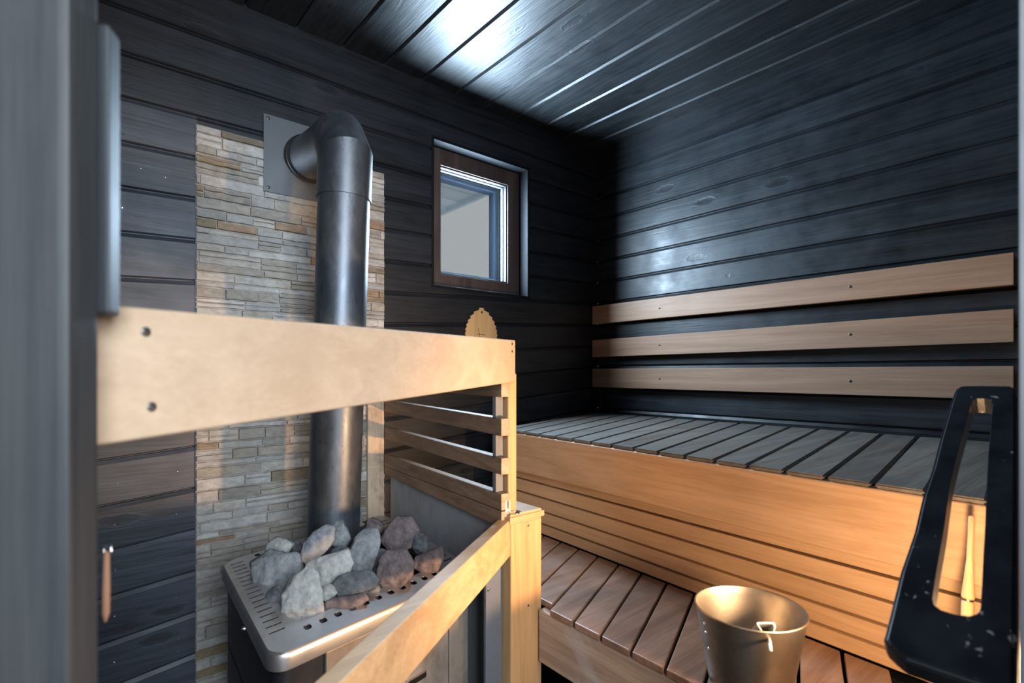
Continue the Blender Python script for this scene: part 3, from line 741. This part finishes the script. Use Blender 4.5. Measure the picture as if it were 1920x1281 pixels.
# corner post with cap
PX0, PX1, PY0, PY1 = 0.7063, 0.7945, 0.84, 0.905
cp = thing('corner_post', 'honey coloured square wooden corner post with a flat cap', 'post', (0.75, 0.87, 0))
bm = nb(); box(bm, PX0, PX1, PY0, PY1, 0.0, 0.782, 0.003, 3); obj('shaft', bm, M['post'], cp)
bm = nb(); prism(bm, [(PX0 - 0.006, PY0 - 0.004, 0.782), (PX1 + 0.004, PY0 - 0.004, 0.782), (PX1 + 0.004, PY1 + 0.045, 0.782), (0.738, PY1 + 0.045, 0.782), (0.738, 0.8515, 0.782), (PX0 - 0.006, 0.8515, 0.782)], (0, 0, 0.021), 0.005, 3)
capo = obj('cap', bm, M['rail_low'], cp, 40)
for z in (0.60, 0.772):
    bm = nb(); screw_head(bm, (0.755, PY0 - 0.0004, z), (0, -1, 0), 0.0026, 0.001); obj('nail', bm, M['screw'], cp, 40)
# side guard of slats
sg = thing('slatted_stove_guard', 'slatted wooden guard panel between the stove and the bench', 'guard panel', (0.70, 0.87, 0.78))
SA, SB = Vector((0.690, 0.852, 0)), Vector((0.806, WB - 0.03, 0))
sd = (SB - SA).normalized(); sdep = Vector((sd.y, -sd.x, 0)) * 0.021
def gslat(zr0, zr1, zl0, zl1, mat, name):
    b = nb()
    lo = [SA + Vector((0, 0, zr0)), SB + Vector((0, 0, zl0)), SB + sdep + Vector((0, 0, zl0)), SA + sdep + Vector((0, 0, zr0))]
    hi = [SA + Vector((0, 0, zr1)), SB + Vector((0, 0, zl1)), SB + sdep + Vector((0, 0, zl1)), SA + sdep + Vector((0, 0, zr1))]
    hexa(b, lo, hi, 0.0018); return obj(name, b, mat, sg)
rows = [(1.050, 1.086, 1.052, 1.090), (0.968, 1.005, 0.972, 1.011), (0.887, 0.922, 0.880, 0.920), (0.812, 0.847, 0.789, 0.828)]
for rw in rows: gslat(*rw, M['guard'], 'slat')
gslat(0.776, 0.810, 0.762, 0.788, M['guard'], 'bottom_rail')
for (z0, z1) in ((1.005, 1.050), (0.922, 0.968), (0.847, 0.887)):
    bm = nb(); box(bm, 0.6915, 0.7120, 0.872, 0.884, z0, z1, 0.0008, 1); obj('spacer_block', bm, M['guard_end'], sg)
bm = nb(); box(bm, 0.7125, 0.7365, 0.856, 0.905, 0.803, 1.10, 0.004, 3); obj('upright', bm, M['post'], sg)
# keyhole hanger plate
bm = nb()
kp = [Vector((0.7085, 0.8535, z)) for z in (0, 0)]
pts = []
cx_, w_ = 0.7065, 0.0065
for a_ in range(0, 181, 20): pts.append(Vector((cx_ + w_ * math.cos(math.radians(a_)), 0.8515, 0.828 + w_ * math.sin(math.radians(a_)))))
pts += [Vector((cx_ - w_, 0.8515, 0.806)), Vector((cx_ + w_, 0.8515, 0.806))]
prism(bm, pts, (0, -0.0015, 0), 0.0003, 1)
hp = obj('keyhole_plate', bm, M['plate_pale'], sg); hp['label'] = 'bright steel keyhole plate'
bm = nb(); pts = []
for a_ in range(0, 181, 30): pts.append(Vector((cx_ + 0.0028 * math.cos(math.radians(a_)), 0.8497, 0.828 + 0.0028 * math.sin(math.radians(a_)))))
pts += [Vector((cx_ - 0.0014, 0.8497, 0.816)), Vector((cx_ + 0.0014, 0.8497, 0.816))]
prism(bm, pts, (0, -0.0004, 0)); obj('keyhole', bm, M['screw'], hp)
bm = nb(); lathe(bm, (0.7215, 0.846, 0.803), [(0, 0), (0.011, 0), (0.011, 0.002), (0.008, 0.0035), (0.004, 0.004), (0.004, 0.0025), (0, 0.0025)], 24)
tag(obj('steel_washer', bm, M['chrome'], None, 40), 'small round steel washer lying on the corner post cap', 'washer')
# heat shield sheet under the slats
hs = thing('heat_shield', 'grey sheet metal heat shield between the stove and corner post', 'heat shield', (0.72, 0.9, 0))
a = SA.lerp(SB, 0.045) + sdep * 0.5; c = SA.lerp(SB, 0.955) + sdep * 0.5
bm = nb(); hexa(bm, [a, c, c + sdep * 0.2, a + sdep * 0.2], [a + Vector((0, 0, 0.777)), c + Vector((0, 0, 0.764)), c + sdep * 0.2 + Vector((0, 0, 0.764)), a + sdep * 0.2 + Vector((0, 0, 0.777))], 0.0006, 1)
obj('sheet', bm, M['sheet'], hs)
bm = nb(); f0 = Vector((0.6815, 0.875, 0)); box(bm, 0.662, 0.7055, 0.868, 0.876, 0.0, 0.775, 0.002); obj('folded_edge', bm, M['sheet_shaded'], hs)
bm = nb(); screw_head(bm, (0.668, 0.8675, 0.648), (0, -1, 0), 0.0032, 0.001); obj('screw', bm, M['screw'], hs, 40)
# batten on the wall
bt0, bt1 = at_y(689, 800, WB - 0.022).x, at_y(719, 800, WB - 0.022).x
bm = nb(); box(bm, bt0, bt1, WB - 0.026, WB - 0.006, 0.55, 1.13, 0.002)
tag(obj('wall_batten', bm, M['batten']), 'vertical pale wooden batten on the wall right of the stove pipe', 'batten')

# ------------------------------------------------------------------ leaf shaped plaque
lf = thing('leaf_plaque', 'leaf shaped plywood plaque with serrated edge on the black wall', 'plaque', (1.23, WB - 0.006, 1.1))
zt, zb, cxl = 1.354, 1.085, 1.229
pts = []; N_ = 15
def lw(t): return 0.078 * math.sin(PI * min(1, t ** 0.74)) ** 0.95
for i in range(N_ + 1):
    t = 0.012 + 0.96 * i / N_
    z = zt - (zt - zb) * t; w = max(0.006, lw(t))
    pts.append(Vector((cxl + w, WB - 0.005, z + 0.004))); pts.append(Vector((cxl + w * 0.955, WB - 0.005, z - 0.0035)))
left = [Vector((2 * cxl - p.x, p.y, p.z)) for p in reversed(pts)]
bm = nb(); prism(bm, pts + left, (0, -0.005, 0)); obj('leaf', bm, M['leaf'], lf)
bm = nb()
for (a, b) in (((1.212, 1.276), (1.224, 1.225)), ((1.206, 1.252), (1.246, 1.250)), ((1.224, 1.225), (1.236, 1.18))):
    tube(bm, [(a[0], WB - 0.0101, a[1]), (b[0], WB - 0.0101, b[1])], 0.0011, 6)
obj('burnt_mark', bm, M['screw'], lf)
bm = nb(); screw_head(bm, (cxl, WB - 0.0105, zt - 0.016), (0, -1, 0), 0.0045, 0.002); obj('nail', bm, M['screw'], lf, 40)

# ------------------------------------------------------------------ backrests
names = [('top', 1.330, 1.4145, 1.331, 1.416), ('middle', 1.1755, 1.2555, 1.1815, 1.2685), ('bottom', 1.035, 1.1212, 1.030, 1.119)]
for nm, zl0, zl1, zr0, zr1 in names:
    br = thing('backrest_slat', f'{nm} one of the three pale wooden backrest boards on the black wall', 'backrest board', (WR - 0.03, 0.9, zl0), 'three backrest boards on the bench wall')
    ya, yb = 1.644, 0.2005
    bm = nb()
    hexa(bm, [(WR - 0.038, ya, zl0), (WR - 0.038, yb, zr0), (WR - 0.018, yb, zr0), (WR - 0.018, ya, zl0)],
         [(WR - 0.038, ya, zl1), (WR - 0.038, yb, zr1), (WR - 0.018, yb, zr1), (WR - 0.018, ya, zl1)], 0.002)
    obj('board', bm, M['back'], br)
    for px in (1236.5, 1594):
        y_ = at_x(px, 600, WR - 0.038).y; f = (ya - y_) / (ya - yb); z_ = (zl0 + zl1) / 2 * (1 - f) + (zr0 + zr1) / 2 * f
        bm = nb(); screw_head(bm, (WR - 0.0385, y_, z_), (-1, 0, 0), 0.0042, 0.0015); obj('screw', bm, M['screw'], br, 40)
        bm = nb(); box(bm, WR - 0.018, WR - 0.0005, y_ - 0.02, y_ + 0.02, z_ - 0.03, z_ + 0.03); obj('standoff', bm, M['reveal'], br)

# ------------------------------------------------------------------ upper bench
UZ = 0.915
def up_front(Y): return 1.026 + 0.0665 * (Y - 0.1445)
ub = thing('upper_bench', 'upper sauna bench with grey weathered cross slats and a wide front board', 'bench', (1.5, 0.9, 0))
fy = lambda k: 0.2825 + 0.0738 * k
by = lambda k: 0.4061 + 0.0890 * k
g = 0.0035
def clip_poly(poly, p, n):
    out = []
    for i in range(len(poly)):
        a, c = poly[i], poly[(i + 1) % len(poly)]; da, dc = (a - p).dot(n), (c - p).dot(n)
        if da >= 0: out.append(a)
        if (da >= 0) != (dc >= 0): out.append(a.lerp(c, da / (da - dc)))
    return out
EA, EB = Vector((1.10, 1.372)), Vector((1.92, 1.643)); en = Vector((EB.y - EA.y, -(EB.x - EA.x))); 
FA, FB = Vector((0.5, 0.0625)), Vector((1.92, 0.207)); fnn = Vector((-(FB.y - FA.y), FB.x - FA.x))
for k in range(-3, 18):
    xb = WR - 0.022
    f0, f1, b0, b1 = fy(k) + g, fy(k + 1) - g, by(k) + g * 1.2, by(k + 1) - g * 1.2
    for lip, z0, z1, bv_ in ((0.0, UZ - 0.008, UZ, 0.0025), (0.028, UZ - 0.024, UZ - 0.006, 0)):
        quad = [Vector((up_front(f0) - 0.002 + lip, f0)), Vector((xb, b0)), Vector((xb, b1)), Vector((up_front(f1) - 0.002 + lip, f1))]
        quad = clip_poly(clip_poly(quad, EA, en), FA, fnn)
        if len(quad) < 3: break
        ar = abs(sum(quad[i].x * quad[(i + 1) % len(quad)].y - quad[(i + 1) % len(quad)].x * quad[i].y for i in range(len(quad)))) / 2
        if ar < 0.001: break
        if not lip: bm = nb()
        prism(bm, [(p.x, p.y, z0) for p in quad], (0, 0, z1 - z0), bv_)
    else:
        obj('slat', bm, M['up_slat'], ub)
# front board
bm = nb()
YA, YB = 0.118, 1.365
xa, xb_ = up_front(YA), up_front(YB)
hexa(bm, [(xa - 0.004, YA, UZ - 0.130), (xb_ - 0.004, YB, UZ - 0.130), (xb_ + 0.022, YB, UZ - 0.130), (xa + 0.022, YA, UZ - 0.130)],
     [(xa - 0.004, YA, UZ - 0.0085), (xb_ - 0.004, YB, UZ - 0.0085), (xb_ + 0.022, YB, UZ - 0.0085), (xa + 0.022, YA, UZ - 0.0085)], 0.005, 3)
obj('front_board', bm, M['fascia'], ub)
bm = nb(); 
hexa(bm, [(WR - 0.06, 0.22, UZ - 0.10), (WR - 0.06, 1.56, UZ - 0.10), (WR - 0.03, 1.56, UZ - 0.10), (WR - 0.03, 0.22, UZ - 0.10)],
     [(WR - 0.06, 0.22, UZ - 0.026), (WR - 0.06, 1.56, UZ - 0.026), (WR - 0.03, 1.56, UZ - 0.026), (WR - 0.03, 0.22, UZ - 0.026)]); obj('rear_bearer', bm, M['reveal'], ub)
# skirt of horizontal boards under the front board
LZ = 0.60
sk = thing('bench_skirt', 'skirt of five narrow honey coloured boards between the two benches', 'bench skirt', (1.1, 0.9, LZ))
sx = lambda Y: up_front(Y) + 0.026
edges = [UZ - 0.1315, UZ - 0.1585, UZ - 0.2005, UZ - 0.2425, UZ - 0.283, LZ + 0.0005]
edges = [UZ - 0.131, UZ - 0.160, UZ - 0.2025, UZ - 0.2450, UZ - 0.2835, LZ + 0.001]
for k in range(5):
    zt_, zb_ = edges[k] - (0.0028 if k else 0), edges[k + 1] + (0.0028 if k < 4 else 0.0005)
    bm = nb()
    hexa(bm, [(sx(YA), YA, zb_), (sx(YB), YB, zb_), (sx(YB) + 0.018, YB, zb_), (sx(YA) + 0.018, YA, zb_)],
         [(sx(YA), YA, zt_), (sx(YB), YB, zt_), (sx(YB) + 0.018, YB, zt_), (sx(YA) + 0.018, YA, zt_)], 0.0018)
    obj('skirt_board', bm, M['skirt'], sk)
for px, py in ((1022, 900), (1278, 965)):
    d = ray(px, py); 
    Y = 0.5
    for _ in range(20):
        p = O + d * (sx(Y) / d.x); Y = p.y
    bm = nb(); x = sx(Y) + 0.0185; box(bm, x, x + 0.03, Y - 0.013, Y + 0.013, LZ + 0.001, UZ - 0.131); obj('stud', bm, M['stud'], sk)
# ------------------------------------------------------------------ lower bench
lb = thing('lower_bench', 'lower sauna bench with worn brown cross slats under the bucket', 'bench', (0.95, 0.8, 0))
lf_x = lambda Y: 0.7615 + 0.0195 * Y
lfy = lambda k: 0.5113 + 0.0716 * k
lby = lambda k: 0.6402 + 0.0756 * k
for k in range(-9, 16):
    f0, f1, b0, b1 = lfy(k) + 0.003, lfy(k + 1) - 0.003, lby(k) + 0.0032, lby(k + 1) - 0.0032
    lim = WB - 0.014
    def fr(Yf, Yb): 
        return Vector((lf_x(Yf) - 0.001, Yf)), Vector((sx(Yb) - 0.004, Yb))
    a0, c0_ = fr(f0, b0); a1, c1_ = fr(f1, b1)
    if f1 > 0.835:      # slats beside and behind the guard start at its far side
        s0 = SA.lerp(SB, 0.0)
        def gx(Y): 
            t = (Y - SA.y) / (SB.y - SA.y); return max(PX1 + 0.004 if Y < 0.955 else 0, SA.x + (SB.x - SA.x) * t + 0.03)
        def start(a, c):
            for i in range(101):
                p = a.lerp(c, i / 100)
                if p.x >= gx(p.y): return p
            return None
        a0, a1 = start(a0, c0_), start(a1, c1_)
        if a0 is None or a1 is None: break
    q = [a0, c0_, c1_, a1]
    if max(p.y for p in q) > lim:
        def clip2(a, c):
            if c.y > lim:
                t = (lim - a.y) / (c.y - a.y); return a.lerp(c, max(0, t))
            return c
        if a1.y > lim: break
        q = [a0, clip2(a0, c0_), clip2(a1, c1_), a1]
    if min(p.y for p in q) < 0.0: continue
    if min(p.y for p in q) < 0.19: 
        q = [Vector((p.x, max(p.y, 0.16))) for p in q]
        if abs(q[3].y - q[0].y) < 0.012: continue
    bm = nb(); hexa(bm, [(p.x, p.y, LZ - 0.014) for p in q], [(p.x, p.y, LZ) for p in q], 0.0026); obj('slat', bm, M['low_slat'], lb)
bm = nb(); y0_, y1_ = 0.14, 0.836
hexa(bm, [(lf_x(y0_) + 0.003, y0_, LZ - 0.128), (lf_x(y1_) + 0.003, y1_, LZ - 0.128), (lf_x(y1_) + 0.027, y1_, LZ - 0.128), (lf_x(y0_) + 0.027, y0_, LZ - 0.128)],
     [(lf_x(y0_) + 0.003, y0_, LZ - 0.0145), (lf_x(y1_) + 0.003, y1_, LZ - 0.0145), (lf_x(y1_) + 0.027, y1_, LZ - 0.0145), (lf_x(y0_) + 0.027, y0_, LZ - 0.0145)], 0.004, 3)
obj('front_board', bm, M['low_fascia'], lb)
bm = nb(); box(bm, 1.06, 1.085, 0.2, 1.6, LZ - 0.09, LZ - 0.0145); obj('rear_bearer', bm, M['reveal'], lb)
for Y in (0.22, 1.2):
    bm = nb(); box(bm, 1.085, 1.12, Y, Y + 0.045, 0, LZ - 0.0145); obj('leg', bm, M['reveal'], lb)
    bm = nb(); box(bm, 0.86, 0.895, Y, Y + 0.045, 0, LZ - 0.0145); obj('leg', bm, M['reveal'], lb)
    bm = nb(); box(bm, 1.80, 1.84, Y, Y + 0.045, 0, UZ - 0.10); obj('leg', bm, M['reveal'], ub)

# ------------------------------------------------------------------ bucket and scoop
BC = Vector((0.836, 0.398, LZ))
bk = thing('metal_bucket', 'worn tapered metal bucket on the edge of the lower bench', 'bucket', BC)
HB = 0.122; rb, rt = 0.061, 0.0825
prof = [(0, 0.004), (rb - 0.004, 0.004), (rb - 0.004, 0.0), (rb, 0.0)]
for i in range(1, 13): prof.append((rb + (rt - rb) * i / 12, HB * i / 12))
prof += [(rt + 0.0016, HB + 0.0012), (rt + 0.0010, HB + 0.0030), (rt - 0.0010, HB + 0.0028), (rt - 0.0022, HB)]
for i in range(11, 2, -1): prof.append((rb + (rt - rb) * i / 12 - 0.0022, HB * i / 12))
prof += [(rb - 0.001, 0.012), (0, 0.012)]
bm = nb(); lathe(bm, BC, prof, 96); obj('shell', bm, M['bucket'], bk, 40)
bm = nb(); r2 = rb + (rt - rb) * 0.35 - 0.003; lathe(bm, BC, [(0, HB * 0.35), (r2, HB * 0.35), (r2, HB * 0.345), (0, HB * 0.345)], 64); obj('water', bm, M['water'], bk)
ca = math.atan2(-BC.y, -BC.x)
for i, (zz, da) in enumerate(((0.104, -0.72), (0.090, -0.72), (0.064, -0.72))):
    a_ = ca + da * -1 if False else ca - 0.95
    r_ = rb + (rt - rb) * zz / HB
    bm = nb(); n3 = Vector((math.cos(a_), math.sin(a_), 0)); screw_head(bm, BC + n3 * r_ + Vector((0, 0, zz)), n3, 0.0026, 0.0016); obj('rivet', bm, M['chrome'], bk, 40)
# scoop lying in the bucket, its mouth towards the door, stem over the rim
sc_ = thing('scoop', 'small pointed scoop lying in the metal bucket with its stem over the rim', 'scoop', BC + Vector((0, 0, 0.06)))
fwd = Vector((BC.x, BC.y, 0)).normalized(); rg = Vector((fwd.y, -fwd.x, 0))
S0 = at_d(1440, 1190, 0.80)
def sp(px, py, zc): return at_d(px, py, zc)
mouth = [(1419.5, 1168.5), (1436, 1168), (1451.5, 1168.5), (1453, 1176), (1449, 1189), (1444.5, 1195), (1441, 1196.5), (1436.5, 1193), (1427, 1182), (1421, 1173)]
zf = 0.775
mf = [sp(x, y, zf + (1197 - y) * 0.0004) for x, y in mouth]
cen = sum(mf, Vector()) / len(mf)
tailc = sp(1412, 1203, 0.845)
bm = nb(); n = len(mf)
outer_f = [bm.verts.new(p) for p in mf]
outer_b = [bm.verts.new(tailc + (p - cen) * 0.8) for p in mf]
inn_f = [bm.verts.new(cen + (p - cen) * 0.86) for p in mf]
inn_b = [bm.verts.new(tailc + (p - cen) * 0.66 + (cen - tailc) * 0.05) for p in mf]
for i in range(n):
    j = (i + 1) % n
    bm.faces.new((outer_f[i], outer_f[j], outer_b[j], outer_b[i])); bm.faces.new((inn_f[i], inn_b[i], inn_b[j], inn_f[j]))
    bm.faces.new((outer_f[i], inn_f[i], inn_f[j], outer_f[j]))
bm.faces.new(outer_b); bm.faces.new(inn_b[::-1])
obj('bowl', bm, M['scoop'], sc_, 40)
bm = nb()
tube(bm, mf + [mf[0]], 0.0011, 8, cap=False); obj('rolled_edge', bm, M['white'], sc_, 60)
bm = nb()
tube(bm, [sp(1441.5, 1195, 0.775), sp(1443, 1203, 0.755), sp(1444, 1212, 0.742), sp(1445, 1220, 0.738), sp(1445, 1221.5, 0.738)], [0.0016, 0.0024, 0.0026, 0.0026, 0.0012], 12); obj('stem', bm, M['white'], sc_, 60)

# ------------------------------------------------------------------ black grab handle on the front wall
t30 = math.radians(30); xf = 0.98
far = at_x(1905, 722, xf)
hn = Vector((-math.sin(t30), 0, math.cos(t30)))
HP = lambda px, py: at_plane(px, py, far, hn)
outl = [(1897, 721.8), (1845, 721.2), (1810, 721.5), (1800, 722.5), (1793, 726), (1788, 736), (1783, 750), (1763, 817), (1747.6, 875.6), (1730, 926), (1713.7, 995), (1688, 1069), (1668, 1150), (1656, 1196),
        (1662, 1207), (1677, 1221), (1696, 1236), (1760, 1258), (1824, 1280), (1906, 1311), (1907.5, 1150), (1908, 950), (1907, 760), (1904.5, 727)]
slotp = [(1845, 747), (1831, 747), (1823, 752), (1818, 766), (1807.5, 805), (1794.5, 852), (1781.7, 905), (1770, 990), (1757, 1062), (1748, 1122), (1751, 1134), (1765, 1144), (1790, 1152), (1818, 1155), (1832, 1151), (1838, 1142),
         (1840, 1110), (1843, 1050), (1847, 980), (1849.6, 911), (1852, 864), (1858, 794), (1861, 760), (1858, 750)]
ho = [HP(*p) for p in outl]; hi_ = [HP(*p) for p in slotp]
th = -hn * 0.024
bm = nb(); prism(bm, ho, th, 0.0035, 3)
han = obj('grab_handle', bm, M['handle'])
cb = nb(); prism(cb, [p + hn * 0.02 for p in hi_], -hn * 0.07); boolean(han, cb)
tag(han, 'chipped black wooden grab handle with a long slot at the right of the door', 'handle')
bv = han.modifiers.new('edge', 'BEVEL'); bv.width = 0.0022; bv.segments = 2; bv.limit_method = 'ANGLE'; bv.angle_limit = math.radians(50)

# wooden stick behind the handle, standing on the lower bench
st = thing('wooden_brush_handle', 'pale turned wooden stick leaning on the bench front behind the black handle', 'stick', (0, 0, 0))
zst = 0.80
S_top, S_bot = at_d(1822, 968, 0.755), at_d(1813, 1163, 0.735)
ax = (S_bot - S_top); 
def sp2(t): return S_top + ax * t
st.location = sp2(1.75)
bm = nb()
tube(bm, [sp2(0), sp2(0.02), sp2(0.22), sp2(0.42), sp2(0.62), sp2(0.76), sp2(0.785), sp2(0.80)], [0.003, 0.0040, 0.0036, 0.0038, 0.0058, 0.0076, 0.0076, 0.0065], 24); obj('grip', bm, M['stick'], st, 60)
bm = nb(); tube(bm, [sp2(0.798), sp2(0.822)], [0.0062, 0.0062], 24); obj('band', bm, M['screw'], st, 60)
tb_ = (LZ + 0.001 - S_top.z) / ax.z
bm = nb(); tube(bm, [sp2(0.82), sp2(0.83), sp2(0.95), sp2(tb_)], [0.006, 0.0072, 0.007, 0.0074], 24); obj('tip', bm, M['stick'], st, 60)

# ------------------------------------------------------------------ hook and hanging bar by the left jamb
hk = thing('door_hook', 'rusty hanging hook bar in a steel eye beside the left jamb', 'hook', at_d(198, 1030, 0.37))
ec = at_d(200, 1032, 0.37); rgt = Vector((cs, -sn, 0)); upz = Vector((0, 0, 1)); fw = Vector((sn, cs, 0))
bm = nb(); pth = []
for i in range(17):
    a_ = 2 * PI * i / 16 * 0.92 - 0.6
    pth.append(ec + rgt * 0.0032 * math.cos(a_) + upz * 0.0026 * math.sin(a_) + fw * 0.0012 * math.sin(a_ * .5))
pth = [ec - rgt * 0.012 + upz * -0.0006] + pth[::-1]
tube(bm, pth, 0.0009, 10); obj('eye', bm, M['chrome'], hk, 60)
bm = nb(); b0 = ec + upz * -0.0012; tube(bm, [b0, at_d(199, 1100, 0.371), at_d(198.5, 1150, 0.372), at_d(197.5, 1166, 0.372)], [0.0018, 0.0024, 0.0024, 0.0006], 14); obj('bar', bm, M['rust'], hk, 60)

# ------------------------------------------------------------------ world and light
w = bpy.data.worlds.new('World'); S.world = w; w.use_nodes = True
bg = w.node_tree.nodes['Background']
bg.inputs['Color'].default_value = (1.0, 0.985, 0.96, 1); bg.inputs['Strength'].default_value = 0.47

def area(name, loc, target, sx_, sy_, power, col, spread=180):
    l = bpy.data.lights.new(name, 'AREA'); l.shape = 'RECTANGLE'; l.size = sx_; l.size_y = sy_; l.energy = power; l.color = col; l.spread = math.radians(spread)
    o = bpy.data.objects.new(name, l); COL.objects.link(o); o.location = loc
    o.rotation_euler = (Vector(target) - Vector(loc)).to_track_quat('-Z', 'Y').to_euler()
    return o
area('window_daylight', (0.5 * (gx0 + gx1), FY + 0.041, 0.5 * (gz0 + gz1)), (0.5 * (gx0 + gx1), 0, 0.5 * (gz0 + gz1)), gx1 - gx0 - 0.03, gz1 - gz0 - 0.03, 44, (0.62, 0.81, 1.0))
area('doorway_daylight', (-0.12, -1.3, 1.6), (0.5, 1.2, 0.9), 0.9, 1.15, 120, (0.78, 0.89, 1.0))
def lamp(name, kind, loc, power, col, size, target=None, cone=90):
    l = bpy.data.lights.new(name, kind); l.energy = power; l.color = col; l.shadow_soft_size = size
    o = bpy.data.objects.new(name, l); COL.objects.link(o); o.location = loc
    if kind == 'SPOT':
        l.spot_size = math.radians(cone); l.spot_blend = 1.0
        o.rotation_euler = (Vector(target) - Vector(loc)).to_track_quat('-Z', 'Y').to_euler()
WARM = (1.0, 0.61, 0.32)
lamp('warm_wall_lamp', 'POINT', (0.72, 0.095, 0.80), 10.0, WARM, 0.03)
lamp('added_warm_spot', 'SPOT', (0.86, 0.125, 0.83), 72.0, WARM, 0.02, (0.50, 1.5, 0.93), 80)  # added unseen spot, carries the wall lamp's warmth to stove and stone

# ------------------------------------------------------------------ camera
cam = bpy.data.cameras.new('Camera'); co = bpy.data.objects.new('Camera', cam); COL.objects.link(co)
co.location = (0, 0, H); co.rotation_euler = (PI / 2, 0, -YAW)
cam.sensor_width = 36; cam.lens = 36 * FPX / 1920; cam.shift_y = (HY - 640.5) / 1920
cam.clip_start = 0.02
cam.dof.use_dof = True; cam.dof.focus_distance = 1.5; cam.dof.aperture_fstop = 5.0
S.camera = co
S.view_settings.view_transform = 'Standard'; S.view_settings.look = 'None'; S.view_settings.gamma = 1; S.view_settings.exposure = 0.0
S.cycles.use_denoising = True
S.cycles.max_bounces = 6
